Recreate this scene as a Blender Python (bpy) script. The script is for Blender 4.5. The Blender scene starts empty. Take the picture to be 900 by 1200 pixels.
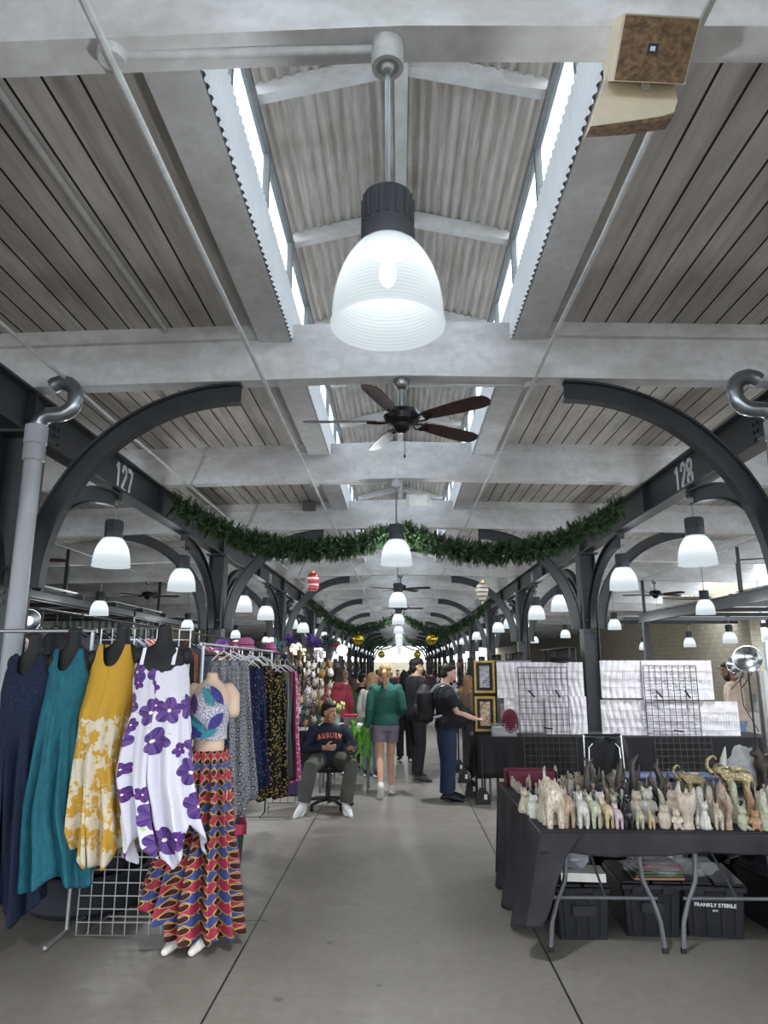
import bpy, math, random
from mathutils import Vector, Matrix
S = bpy.context.scene
COL = S.collection
R = math.radians
PI = math.pi
rnd = random.Random(11)
sin, cos = math.sin, math.cos

# ------------------------------------------------------------------ camera
CAMH, F, TH, YAW = 1.68, 820.0, math.atan(180/820), R(1.26)
cam_d = bpy.data.cameras.new('camera'); cam = bpy.data.objects.new('camera', cam_d); COL.objects.link(cam)
cam_d.sensor_fit = 'VERTICAL'; cam_d.sensor_height = 36; cam_d.sensor_width = 27; cam_d.lens = 36*F/1200
cam_d.clip_end = 600; cam_d.clip_start = .05
cam.location = (0, 0, CAMH); cam.rotation_euler = (R(90)+TH, 0, YAW)
S.camera = cam

def ray(px, py):
    u = (px-450)/F; v = (600-py)/F
    x, y, z = u, cos(TH)-v*sin(TH), sin(TH)+v*cos(TH)
    return Vector((x*cos(YAW)-y*sin(YAW), x*sin(YAW)+y*cos(YAW), z))
def P(px, py, Y):                       # world point seen at a pixel at distance Y down the hall
    d = ray(px, py); return Vector((0, 0, CAMH))+d*(Y/d.y)
def G(px, py, z=0.0):                   # world point seen at a pixel at height z
    d = ray(px, py); return Vector((0, 0, CAMH))+d*((z-CAMH)/d.z)

# ------------------------------------------------------------------ materials
def lin(h):
    h = h.lstrip('#'); o = []
    if len(h) == 3: h = ''.join(c*2 for c in h)
    for i in (0, 2, 4):
        c = int(h[i:i+2], 16)/255
        o.append(c/12.92 if c <= .04045 else ((c+.055)/1.055)**2.4)
    return (o[0], o[1], o[2], 1)
class NT:
    def __init__(s, name):
        s.m = bpy.data.materials.new(name); s.m.use_nodes = True; s.t = s.m.node_tree
        s.b = s.t.nodes['Principled BSDF']; s.out = s.t.nodes['Material Output']
    def n(s, typ): return s.t.nodes.new(typ)
    def link(s, a, b): s.t.links.new(a, b)
    def put(s, sock, v):
        if isinstance(v, (int, float)): sock.default_value = v
        elif isinstance(v, (tuple, list)): sock.default_value = v
        else: s.link(v, sock)
    def m_(s, op, a, b=None, c=None):
        n = s.n('ShaderNodeMath'); n.operation = op
        s.put(n.inputs[0], a)
        if b is not None: s.put(n.inputs[1], b)
        if c is not None: s.put(n.inputs[2], c)
        return n.outputs[0]
    def mix(s, f, a, b):
        n = s.n('ShaderNodeMix'); n.data_type = 'RGBA'
        s.put(n.inputs[0], f); s.put(n.inputs[6], a); s.put(n.inputs[7], b); return n.outputs[2]
    def obj(s): return s.n('ShaderNodeTexCoord').outputs['Object']
    def uv(s): return s.n('ShaderNodeTexCoord').outputs['UV']
    def sep(s, v):
        n = s.n('ShaderNodeSeparateXYZ'); s.link(v, n.inputs[0]); return n.outputs
    def comb(s, x, y, z=0.0):
        n = s.n('ShaderNodeCombineXYZ'); s.put(n.inputs[0], x); s.put(n.inputs[1], y); s.put(n.inputs[2], z); return n.outputs[0]
    def noise(s, v, sc, det=4, rough=.55):
        n = s.n('ShaderNodeTexNoise'); s.link(v, n.inputs['Vector']); n.inputs['Scale'].default_value = sc
        n.inputs['Detail'].default_value = det; n.inputs['Roughness'].default_value = rough; return n.outputs[0]
    def scale(s, v, sx, sy, sz):
        n = s.n('ShaderNodeMapping'); s.link(v, n.inputs['Vector']); n.inputs['Scale'].default_value = (sx, sy, sz); return n.outputs[0]
    def ramp(s, v, lo, hi):
        n = s.n('ShaderNodeMapRange'); s.put(n.inputs[0], v); n.inputs[1].default_value = lo; n.inputs[2].default_value = hi; return n.outputs[0]
    def voro(s, v, sc, out='Distance', rnd_=1.0):
        n = s.n('ShaderNodeTexVoronoi'); s.link(v, n.inputs['Vector']); n.inputs['Scale'].default_value = sc
        n.inputs['Randomness'].default_value = rnd_; return n.outputs[out]
    def bump(s, h, st=.3, d=.01):
        n = s.n('ShaderNodeBump'); s.link(h, n.inputs['Height']); n.inputs['Strength'].default_value = st
        n.inputs['Distance'].default_value = d; s.link(n.outputs[0], s.b.inputs['Normal'])
    def fin(s, col=None, rough=.6, metal=0.0, spec=.5):
        if col is not None: s.put(s.b.inputs['Base Color'], col)
        s.put(s.b.inputs['Roughness'], rough); s.b.inputs['Metallic'].default_value = metal
        s.b.inputs['Specular IOR Level'].default_value = spec
        return s.m
_mc = {}
def mat(name, h, rough=.6, metal=0.0, var=.12, sc=6, bump=0.0, spec=.4):
    if name in _mc: return _mc[name]
    t = NT(name); c = lin(h); o = t.obj(); nz = t.noise(o, sc, 5)
    f = t.ramp(nz, .3, .7)
    a = tuple(x*(1-var) for x in c[:3])+(1,); b = tuple(min(1, x*(1+var)) for x in c[:3])+(1,)
    col = t.mix(f, a, b)
    if bump: t.bump(t.noise(o, sc*8, 3), bump, .004)
    _mc[name] = t.fin(col, rough, metal, spec); return _mc[name]
def emis(name, h, st):
    if name in _mc: return _mc[name]
    t = NT(name); t.b.inputs['Emission Color'].default_value = lin(h); t.b.inputs['Emission Strength'].default_value = st
    _mc[name] = t.fin(lin(h), .5); return _mc[name]

# ------------------------------------------------------------------ mesh builder
class MB:
    def __init__(s): s.v = []; s.f = []; s.mi = []; s.k = 0; s.uvs = None
    def add(s, vs, fs):
        b = len(s.v); s.v += [Vector(p) for p in vs]
        for f in fs: s.f.append([i+b for i in f]); s.mi.append(s.k)
        return s
    def box(s, x0, x1, y0, y1, z0, z1, bev=0):
        if bev:
            b = bev; pts = lambda i: None
            rings = []
            for (z, q) in ((z0, b), (z0+b, 0), (z1-b, 0), (z1, b)):
                a0, a1, c0, c1 = x0+q, x1-q, y0+q, y1-q
                rings.append([Vector(p) for p in ((a0+b, c0, z), (a1-b, c0, z), (a1, c0+b, z), (a1, c1-b, z), (a1-b, c1, z), (a0+b, c1, z), (a0, c1-b, z), (a0, c0+b, z))])
            return s.loft(rings)
        return s.add([(x0, y0, z0), (x1, y0, z0), (x1, y1, z0), (x0, y1, z0), (x0, y0, z1), (x1, y0, z1), (x1, y1, z1), (x0, y1, z1)],
                     [(3, 2, 1, 0), (4, 5, 6, 7), (0, 1, 5, 4), (1, 2, 6, 5), (2, 3, 7, 6), (3, 0, 4, 7)])
    def bar(s, a, b, w, h, up=(0, 0, 1)):
        a = Vector(a); b = Vector(b); d = (b-a).normalized(); u = Vector(up)
        if abs(d.dot(u)) > .98: u = Vector((0, 1, 0))
        sx = d.cross(u).normalized()*w/2; sz = sx.cross(d).normalized()*h/2
        r = lambda c: [c-sx-sz, c+sx-sz, c+sx+sz, c-sx+sz]
        return s.loft([r(a), r(b)])
    def loft(s, rings, cap=True, closed=True):
        n = len(rings[0]); b = len(s.v)
        for r in rings: s.v += [Vector(p) for p in r]
        for i in range(len(rings)-1):
            for j in range(n if closed else n-1):
                k = (j+1) % n
                s.f.append([b+i*n+j, b+i*n+k, b+(i+1)*n+k, b+(i+1)*n+j]); s.mi.append(s.k)
        if cap:
            s.f.append([b+j for j in range(n)][::-1]); s.mi.append(s.k)
            s.f.append([b+(len(rings)-1)*n+j for j in range(n)]); s.mi.append(s.k)
        return s
    def tube(s, path, r, n=10, cap=True, round_=False):
        p = [Vector(q) for q in path]; N = len(p)
        rr = list(r) if isinstance(r, (list, tuple)) else [r]*N
        if round_:
            d0 = (p[0]-p[1]).normalized(); d1 = (p[-1]-p[-2]).normalized()
            pre = [(p[0]+d0*rr[0]*k, rr[0]*math.sqrt(max(0.02, 1-k*k))) for k in (.97, .75, .4)]
            post = [(p[-1]+d1*rr[-1]*k, rr[-1]*math.sqrt(max(0.02, 1-k*k))) for k in (.4, .75, .97)]
            p = [a for a, _ in pre]+p+[a for a, _ in post]; rr = [a for _, a in pre]+rr+[a for _, a in post]; N = len(p)
        t = []
        for i in range(N):
            a = p[max(0, i-1)]; b = p[min(N-1, i+1)]; t.append((b-a).normalized())
        u = t[0].orthogonal().normalized()
        rings = []
        for i in range(N):
            if i:
                u = (u-t[i]*u.dot(t[i]))
                if u.length < 1e-5: u = t[i].orthogonal()
                u.normalize()
            w = t[i].cross(u)
            rings.append([p[i]+(u*cos(2*PI*j/n)+w*sin(2*PI*j/n))*rr[i] for j in range(n)])
        return s.loft(rings, cap)
    def lathe(s, prof, c=(0, 0, 0), n=24, cap=False, ax='z'):
        c = Vector(c); rings = []
        for r, z in prof:
            ring = []
            for j in range(n):
                a = 2*PI*j/n
                q = (r*cos(a), r*sin(a), z)
                if ax == 'y': q = (q[0], q[2], -q[1])
                if ax == 'x': q = (q[2], q[1], -q[0])
                ring.append(c+Vector(q))
            rings.append(ring)
        return s.loft(rings, cap)
    def sph(s, c, r, nu=14, nv=9, M=None):
        if isinstance(r, (int, float)): r = (r, r, r)
        c = Vector(c); rings = []
        for i in range(nv+1):
            ph = -PI/2+PI*i/nv; ce = max(cos(ph), .02)
            ring = []
            for j in range(nu):
                q = Vector((r[0]*ce*cos(2*PI*j/nu), r[1]*ce*sin(2*PI*j/nu), r[2]*sin(ph)))
                if M is not None: q = M @ q
                ring.append(c+q)
            rings.append(ring)
        return s.loft(rings)
    def ell(s, rings, n=20):        # rings: (centre, ux vector, uy vector)
        return s.loft([[Vector(c)+Vector(u)*cos(2*PI*j/n)+Vector(w)*sin(2*PI*j/n) for j in range(n)] for c, u, w in rings])
    def prism(s, poly, d):
        a = [Vector(q) for q in poly]; d = Vector(d)
        return s.loft([a, [q+d for q in a]])
    def build(s, name, m, parent=None, smooth=False, auto=True):
        me = bpy.data.meshes.new(name); me.from_pydata([tuple(q) for q in s.v], [], s.f)
        ms = m if isinstance(m, (list, tuple)) else [m]
        for x in ms: me.materials.append(x)
        if len(ms) > 1: me.polygons.foreach_set('material_index', s.mi)
        if s.uvs:
            l = me.uv_layers.new(name='UVMap')
            for lp in me.loops: l.data[lp.index].uv = s.uvs[lp.vertex_index]
        import bmesh
        bm = bmesh.new(); bm.from_mesh(me); bmesh.ops.recalc_face_normals(bm, faces=bm.faces); bm.to_mesh(me); bm.free()
        if smooth:
            me.polygons.foreach_set('use_smooth', [True]*len(me.polygons))
            try: me.set_sharp_from_angle(angle=R(40))
            except Exception: pass
        me.update()
        o = bpy.data.objects.new(name, me); COL.objects.link(o)
        if parent is not None: o.parent = parent
        return o
def remesh(mb, name, m, parent=None, vox=.01, sm=3):
    o = mb.build(name, m, None)
    r = o.modifiers.new('r', 'REMESH'); r.mode = 'VOXEL'; r.voxel_size = vox; r.use_smooth_shade = True
    if sm:
        q = o.modifiers.new('s', 'SMOOTH'); q.iterations = sm; q.factor = .6
    dg = bpy.context.evaluated_depsgraph_get(); dg.update()
    me = bpy.data.meshes.new_from_object(o.evaluated_get(dg))
    old = o.data; o.modifiers.clear(); o.data = me; me.name = name
    bpy.data.meshes.remove(old)
    me.materials.clear(); me.materials.append(m)
    me.polygons.foreach_set('use_smooth', [True]*len(me.polygons))
    if parent is not None: o.parent = parent
    return o
def tag(o, label, cat=None, group=None, kind=None):
    if label: o['label'] = label
    if cat: o['category'] = cat
    if group: o['group'] = group
    if kind: o['kind'] = kind
    return o
def thing(name, label, cat, loc=(0, 0, 0), rz=0, group=None):
    o = bpy.data.objects.new(name, None); o.empty_display_size = .1; COL.objects.link(o)
    o.location = loc; o.rotation_euler = (0, 0, rz); return tag(o, label, cat, group)
def struct(o): o['kind'] = 'structure'; return o
def kids(o): return [c for c in KIDS.get(o.name, [])]
def copy_tree(o, loc=None, rz=None, label=None, parent=None):
    c = o.copy(); COL.objects.link(c)
    if parent is not None: c.parent = parent
    if loc is not None: c.location = loc
    if rz is not None: c.rotation_euler = (0, 0, rz)
    if label: c['label'] = label
    for ch in list(o.children): copy_tree(ch, parent=c)
    return c
ORD = ['nearest', 'second nearest', 'third nearest', 'fourth nearest', 'fifth nearest', 'sixth nearest', 'seventh nearest', 'eighth nearest', 'ninth nearest', 'tenth nearest', 'eleventh nearest', 'twelfth nearest']
def text_mesh(txt, size, name, m, parent, M, ext=.002, sx=1.0, offs=0.0):
    cu = bpy.data.curves.new(name, 'FONT'); cu.body = txt; cu.size = size; cu.extrude = ext; cu.offset = offs
    cu.align_x = 'CENTER'; cu.align_y = 'CENTER'
    t = bpy.data.objects.new(name, cu); COL.objects.link(t)
    dg = bpy.context.evaluated_depsgraph_get(); dg.update()
    me = bpy.data.meshes.new_from_object(t.evaluated_get(dg))
    bpy.data.objects.remove(t); me.transform(M @ Matrix.Diagonal((sx, 1, 1, 1)))
    me.materials.clear(); me.materials.append(m)
    o = bpy.data.objects.new(name, me); COL.objects.link(o)
    if parent is not None: o.parent = parent
    return o

# ------------------------------------------------------------------ shared materials
STEEL = mat('black painted steel', '#2b2f33', .42, .0, .25, 5, .1, .5)
BLACKP = mat('black plastic', '#17181b', .5, 0, .2, 9)
WPAINT = mat('white painted metal', '#b9bcbd', .5, 0, .15, 12, .2)
CHROME = mat('chrome', '#c9ccce', .18, 1.0, .1)
DKCHROME = mat('dark grid wire', '#26272a', .4, .6, .1)
GOLD = mat('gold', '#c9a24a', .25, 1.0, .2, 14)
def concrete(name, h, stain, sc=1.2, amt=.5, bump=.25):
    t = NT(name); o = t.obj()
    a = t.noise(t.scale(o, 1, 1, 2.5), sc, 8, .65); b = t.noise(o, sc*9, 4)
    c = t.mix(t.ramp(a, .35, .7), lin(h), lin(stain)); k = t.mix(t.m_('MULTIPLY', t.ramp(b, .45, .75), amt), c, lin(stain))
    t.bump(b, bump, .01); return t.fin(k, .8, 0, .3)
JOIST = concrete('weathered white painted concrete', '#dee0e4', '#b5b4b1')
def planks():
    t = NT('grey painted roof boards'); o = t.obj(); s = t.sep(o)
    q = t.m_('DIVIDE', s[0], .2); fr = t.m_('FRACT', q)
    gv = t.m_('LESS_THAN', t.m_('ABSOLUTE', t.m_('SUBTRACT', fr, .5)), .042)
    idn = t.n('ShaderNodeTexWhiteNoise'); idn.noise_dimensions = '1D'; t.link(t.m_('FLOOR', t.m_('ADD', q, .5)), idn.inputs['W'])
    a = t.noise(t.scale(o, 1.5, .5, 1), 1.3, 7, .65); b = t.noise(t.scale(o, 9, .7, 1), 2.2, 5)
    c = t.mix(t.ramp(a, .38, .66), lin('#cfcbc5'), lin('#a7a29c'))
    c = t.mix(t.m_('MULTIPLY', t.ramp(b, .45, .8), .5), c, lin('#88837d'))
    c = t.mix(t.m_('MULTIPLY', idn.outputs[0], .3), c, lin('#989490'))
    c = t.mix(gv, c, lin('#2a2725'))
    t.bump(t.m_('SUBTRACT', b, t.m_('MULTIPLY', gv, 2.0)), .5, .02)
    return t.fin(c, .8, 0, .2)
PLANK = planks()
def floor_mat():
    t = NT('market concrete floor'); o = t.obj(); s = t.sep(o)
    a = t.noise(o, .55, 8, .62); b = t.noise(o, 14, 6, .7); d = t.noise(o, 2.6, 5, .7); e = t.noise(o, 60, 3, .7)
    c = t.mix(t.ramp(a, .35, .65), lin('#8c8780'), lin('#77726c'))
    c = t.mix(t.m_('MULTIPLY', t.ramp(b, .42, .8), .45), c, lin('#605d58'))
    c = t.mix(t.m_('MULTIPLY', t.ramp(d, .55, .78), .45), c, lin('#98948c'))
    c = t.mix(t.m_('MULTIPLY', t.ramp(e, .6, .75), .35), c, lin('#5d5a55'))
    sp = t.m_('LESS_THAN', t.voro(o, 3.1), .085); sp = t.m_('MULTIPLY', sp, t.ramp(t.noise(o, 5), .5, .6))
    c = t.mix(t.m_('MULTIPLY', sp, .5), c, lin('#4a4743'))
    jx = t.m_('ABSOLUTE', t.m_('SUBTRACT', t.m_('FRACT', t.m_('DIVIDE', t.m_('ADD', s[0], .047+1.83*100+.915), 1.83)), .5))
    jx = t.m_('GREATER_THAN', jx, .4966)
    jy = t.m_('ABSOLUTE', t.m_('SUBTRACT', t.m_('FRACT', t.m_('DIVIDE', t.m_('ADD', s[1], 100*3.59+2.0), 3.59)), .5))
    jy = t.m_('MULTIPLY', t.m_('GREATER_THAN', jy, .4984), t.m_('LESS_THAN', s[0], -.9))
    j = t.m_('MAXIMUM', jx, jy)
    c = t.mix(j, c, lin('#2b2927'))
    t.bump(t.m_('SUBTRACT', b, j), .25, .01)
    return t.fin(c, t.ramp(d, -.4, 1.6), 0, .35)
FLOOR = floor_mat()
def corr_mat():
    t = NT('weathered corrugated roofing'); o = t.obj(); s = t.sep(o)
    a = t.noise(t.scale(o, 14, .8, 3), 1.5, 6, .7); b = t.noise(o, 1.7, 6, .6)
    c = t.mix(t.ramp(a, .35, .72), lin('#cac7c2'), lin('#98918a'))
    c = t.mix(t.m_('MULTIPLY', t.ramp(b, .5, .75), .6), c, lin('#8a8078'))
    return t.fin(c, .65, 0, .3)
CORR = corr_mat()
WHITE = mat('white sheeting', '#dfe3e8', .5, 0, .05, 3)
# ================================================================== THE HALL
CX, W, JH, SL, CEIL = .03, 3.5, 4.28, .025, 4.80
J0Y, JS, NJ = 2.5, 3.59, 27
def JY(k): return J0Y+JS*k
def zz(z, x): return z-SL*abs(x)
YE = JY(NJ-1)+1
mb = MB(); mb.box(-60, 60, -25, 200, -.3, 0); struct(mb.build('floor', FLOOR))
# ceiling boards, two slopes, left open in the middle for the roof monitor
mb = MB()
for s in (-1, 1):
    xs = [1.03, 13.25 if s < 0 else 10.3]
    r = []
    for Y in (-9, YE):
        r.append([Vector((s*xs[0]+CX, Y, zz(CEIL, xs[0]))), Vector((s*xs[1]+CX, Y, zz(CEIL, xs[1]))), Vector((s*xs[1]+CX, Y, zz(CEIL, xs[1])+.15)), Vector((s*xs[0]+CX, Y, zz(CEIL, xs[0])+.15))])
    mb.loft(r)
mb.box(10.33, 13.25, 30, YE, 4.54, 4.69)
struct(mb.build('ceiling', PLANK))
# transverse joists (with the ledger the boards rest on)
def xbar(mb, x0, x1, y0, y1, zb, zt):
    for a, b in ((x0, 0), (0, x1)) if x0 < 0 < x1 else ((x0, x1),):
        mb.loft([[Vector((x+CX, y0, zz(zb, x))), Vector((x+CX, y1, zz(zb, x))), Vector((x+CX, y1, zz(zt, x))), Vector((x+CX, y0, zz(zt, x)))] for x in (a, b)])
for k in range(-3, NJ):
    mb = MB(); y = JY(k)
    xbar(mb, -13.2, 10.2 if y < 30 else 13.15, y-.09, y+.09, JH, CEIL+.02)
    if k < 14:
        for s in (-1, 1):
            a, b = sorted((s*1.3, s*(13.2 if s < 0 else 10.2)))
            xbar(mb, a, b, y-.15, y-.088, 4.67, CEIL+.01); xbar(mb, a, b, y+.088, y+.15, 4.67, CEIL+.01)
    struct(mb.build('trim_%d' % (k+4), JOIST))
# curbs along the roof opening
for i, s in enumerate((-1, 1)):
    mb = MB()
    for k in range(-1, NJ-1):
        a, b = sorted((s*1.03+CX, s*1.32+CX)); mb.box(a, b, JY(k)+.09, JY(k+1)-.09, 4.62, CEIL+.12)
    struct(mb.build('trim_%d' % (40+i), JOIST))
# corrugated upstand, clerestory frames, panes
_g = NT('clerestory glazing'); _tr = _g.n('ShaderNodeBsdfTransparent'); _tr.inputs[0].default_value = (.9, .94, .96, 1); _mx = _g.n('ShaderNodeMixShader'); _mx.inputs[0].default_value = .88
_g.link(_g.b.outputs[0], _mx.inputs[1]); _g.link(_tr.outputs[0], _mx.inputs[2]); _g.link(_mx.outputs[0], _g.out.inputs[0]); GLASS = _g.fin(lin('#dfe8ee'), .1)
for i, s in enumerate((-1, 1)):
    mb = MB(); N = int((YE+1)/.0127) if False else 0
    x = s*1.035+CX; Y = -1.0; rows = [[], [], []]
    ymax = 62
    n = int((ymax-Y)/.019)
    for j in range(n+1):
        yy = Y+j*.019; dx = .012*sin(2*PI*yy/.076)
        for r_, z in enumerate((4.625, 5.05)):
            rows[r_].append(Vector((x-s*.022+dx, yy, z)))
    mb.loft([rows[0], rows[1]], cap=False, closed=False)
    struct(mb.build('trim_%d' % (42+i), WHITE, smooth=True))
    mb = MB()
    xw = s*1.065+CX
    mb.box(xw-.02, xw+.03, -1.5, YE, 5.05, 5.085); mb.box(xw-.03, xw+.03, -1.5, YE, 5.63, 5.70)
    y = -1.2
    while y < YE-1:
        mb.box(xw-.02, xw+.03, y-.025, y+.025, 5.05, 5.65); y += JS/3
    wf = struct(mb.build('window_%d' % (i+1), mat('clerestory frame grey', '#6d7072', .5)))
    p = MB(); p.box(xw-.004, xw+.004, -1.5, YE, 5.07, 5.63); p.build('pane', GLASS, wf)
# corrugated monitor roof and its ridge and rafters
ZE, ZR = 5.72, 6.02
for i, s in enumerate((-1, 1)):
    mb = MB(); pts0 = []; pts1 = []
    n = 170
    for j in range(n+1):
        q = j/n; x = q*1.1; z = ZR+(ZE-ZR)*q+.016*sin(2*PI*x/.09)
        pts0.append(Vector((s*x+CX, -9, z+.05))); pts1.append(Vector((s*x+CX, YE, z+.05)))
    mb.loft([pts0, pts1], cap=False, closed=False)
    struct(mb.build('ceiling', CORR, smooth=True))
for k in range(-1, 2*NJ-4):
    y = JY(0)+JS/2*k-0.0
    mb = MB()
    for s in (-1, 1):
        mb.bar((CX, y, ZR-.04), (s*1.06+CX, y, ZE+.02), .09, .12)
    struct(mb.build('trim_%d' % (60+k), JOIST))
mb = MB(); mb.box(CX-.05, CX+.05, -1.5, YE, ZR-.13, ZR+.03); struct(mb.build('trim_50', JOIST))

DIGIT = {'1': [[(.28, 0), (.28, .95)], [(.12, .8), (.24, .93)]], '2': [[(.07, .74), (.14, .92), (.3, .96)], [(.38, .93), (.45, .8), (.42, .62), (.2, .3), (.08, .14)], [(.05, .04), (.46, .04)]],
         '7': [[(.04, .94), (.3, .94)], [(.44, .94), (.4, .7), (.25, .3), (.2, 0)]], '8': [[(.2, .95), (.08, .85), (.08, .64), (.2, .54)], [(.32, .95), (.43, .85), (.43, .64), (.32, .54)], [(.2, .46), (.05, .36), (.05, .12), (.2, .01)], [(.32, .46), (.46, .36), (.46, .12), (.32, .01)]],
         '9': [[(.2, .95), (.06, .85), (.06, .6), (.2, .5)], [(.32, .95), (.44, .85), (.44, .3), (.32, .05), (.1, .03)]], '3': [[(.08, .9), (.3, .96), (.43, .8), (.38, .6), (.22, .53)], [(.3, .5), (.45, .35), (.42, .1), (.25, .01), (.06, .06)]], '0': [[(.2, .97), (.06, .85), (.06, .14), (.2, .02)], [(.31, .97), (.45, .85), (.45, .14), (.31, .02)]]}
# ---- steel beams, columns with four arched braces
def ibeam(mb, x, y0, y1, z0, z1, w=.2, t=.025):
    mb.box(x-w/2, x+w/2, y0, y1, z0, z0+t); mb.box(x-w/2, x+w/2, y0, y1, z1-t, z1); mb.box(x-.015, x+.015, y0, y1, z0+t, z1-t)
BB, BT = 3.76, 4.19
for s in (-1, 1):
    mb = MB(); ibeam(mb, CX+s*W, -1.4, YE, BB, BT)
    o = mb.build('steel_beam', STEEL)
    tag(o, 'long dark steel roof beam on the %s, painted with number %s' % (('left', '127') if s < 0 else ('right', '128')), 'beam', 'long roof beams on the columns')
    b = MB()
    for k in range(0, NJ-1):
        y = JY(k)
        b.box(CX+s*W-.095, CX+s*W+.095, y-.012, y+.012, BB+.02, BT-.02)
    b.build('stiffener', STEEL, o)
    b = MB()
    for y in (5.5, 6.6):
        for q in range(4):
            for dy in (0, .07): b.lathe([(.001, 0), (.018, 0), (.018, .012), (.001, .012)], (CX+s*W-s*.03, y+dy, 3.85+q*.08), 8, True, 'x')
    b.build('bolts', STEEL, o)
    PAINT = mat('white stencil paint', '#e6e8ea', .7, 0, .1, 30)
    for txt, Y, sz in ((('127' if s < 0 else '128'), 8.42, .5), (('129' if s < 0 else '130'), 18.6, .34)):
        M = Matrix.Translation((CX+s*W-s*.02, Y, 3.97)) @ (Matrix.Rotation(R(90), 4, 'Z') if s < 0 else Matrix.Rotation(R(-90), 4, 'Z')) @ Matrix.Rotation(R(90), 4, 'X')
        g = MB()
        for i_, ch in enumerate(txt):
            for pl in DIGIT[ch]:
                for a, b in zip(pl, pl[1:]):
                    a = Vector((a[0]-.25+(i_-1)*.62, a[1]-.5, 0)); b = Vector((b[0]-.25+(i_-1)*.62, b[1]-.5, 0)); d = (b-a).normalized()*.035
                    g.bar(a-d, b+d, .17, .012, (0, 0, 1))
        for v in g.v: v[:] = M @ Vector((v.x*sz*.62, v.y*sz*.66, v.z*sz))
        g.build('stencilled_number', PAINT, o)
    # stencil gaps in the digits: thin beam coloured bridges
def arch(mb, dirv, RX=1.87, RZ=1.88, zb=2.35):
    d = Vector(dirv); w = Vector((-d.y, d.x, 0)); n = 22
    for (off, th, wd) in ((0, .02, .11), (.17, .02, .11), (.085, .16, .016)):
        rings = []
        for j in range(n+1):
            a = PI/2*j/n
            c = d*(.14+RX*(1-cos(a)))+Vector((0, 0, zb+RZ*sin(a)))
            nr = (d*(-cos(a)/RX)+Vector((0, 0, sin(a)/RZ))).normalized()
            # outward direction (up and back towards the column)
            m0 = c-nr*(off-.0)
            h = nr*th/2; x = w*wd/2
            rings.append([m0-x-h, m0+x-h, m0+x+h, m0-x+h])
        mb.loft(rings)
def column(label):
    t = thing('steel_column', label, 'column', group='steel columns of the hall')
    mb = MB(); mb.box(-.15, -.128, -.15, .15, .02, BB); mb.box(.128, .15, -.15, .15, .02, BB); mb.box(-.13, .13, -.011, .011, .02, BB)
    mb.build('column_shaft', STEEL, t)
    mb = MB(); mb.box(-.2, .2, -.2, .2, 0, .025); mb.build('base_plate', STEEL, t)
    mb = MB(); mb.box(-.2, .2, -.2, .2, BB-.03, BB-.004); mb.build('cap_plate', STEEL, t)
    mb = MB()
    for s in (-1, 1):
        for z in (2.22, 2.3, 2.5):
            for x in (-.07, .07): mb.lathe([(.001, 0), (.02, 0), (.02, .014), (.001, .014)], (x, s*.155-(.014 if s < 0 else 0), z), 8, True, 'y')
    for d in ((1, 0), (-1, 0)):
        m2 = MB(); arch(m2, (d[0], d[1], 0)); m2.build('arched_brace', STEEL, t)
    for d in ((0, 1), (0, -1)):
        m2 = MB(); arch(m2, (d[0], d[1], 0), 2.0, 1.38, 2.35); m2.build('arched_brace', STEEL, t)
    mb.build('bolts', STEEL, t)
    return t
c0 = column('x'); cols = 0
for ci, k in enumerate(range(1, NJ-1, 2)):
    for s in (-1, 1):
        nm = '%s black steel column with arched braces, %s on the %s' % ('broad' if ci < 2 else 'slender far', ORD[min(ci, 11)], 'left' if s < 0 else 'right')
        if ci == 0: nm = 'black steel column with arched braces at the %s edge%s' % ('left' if s < 0 else 'right', ' behind the grey downpipe' if s < 0 else ' beyond the goods tables')
        if ci == 1: nm = 'black steel column with arched braces rising behind %s' % ('the skirt racks' if s < 0 else 'the plastic covered grid panels')
        if ci == 0 and s < 0: c0.location = (CX+s*W, JY(k), 0); c0['label'] = nm
        else: copy_tree(c0, (CX+s*W, JY(k), 0), 0, nm)

# ---- side canopy beams and outer roofs
for s in (-1, 1):
    mb = MB(); ibeam(mb, s*8.1, 2, 24, 3.08, 3.36, .16)
    o = mb.build('eave_beam', STEEL); tag(o, 'dark steel beam over the %s outer aisle, below the roof joists' % ('left' if s < 0 else 'right'), 'beam')
    hb = MB()
    for Y in (3, 9.6, 16.8, 23.5): hb.box(s*8.1-.04, s*8.1+.04, Y-.04, Y+.04, 3.36, zz(CEIL, 8.1))
    hb.build('hanger_post', STEEL, o)
    hb = MB()
    for Y in (3, 23.5): hb.box(s*8.1-.09, s*8.1+.09, Y-.09, Y+.09, 0, 3.08)
    hb.build('support_post', STEEL, o)
    # low outer canopy
    t = thing('side_canopy', 'low pale canopy roof outside the %s aisle on dark rafters' % ('left' if s < 0 else 'right'), 'canopy', (s*11, 16, 0))
    m = MB()
    for k in range(10):
        if k % 3 == 2: continue
        a, b = sorted((-2.8, 3.0)); m.box(a, b, -9+k*2.1, -9+k*2.1+1.9, 3.42, 3.45)
    m.build('roof_panel', mat('pale canopy sheet', '#cfd3d4', .6), t)
    m = MB()
    for k in range(11): m.box(-2.9, 3.1, -9.1+k*2.1-.04, -9.1+k*2.1+.04, 3.28, 3.40)
    m.build('rafter', STEEL, t)
    m = MB()
    for Y in (-9, -2, 5, 12): m.box(2.9, 3.05, Y-.07, Y+.07, 0, 3.3)
    m.box(2.9, 3.05, -9.2, 12.2, 3.12, 3.28)
    m.build('post', STEEL, t)
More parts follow.
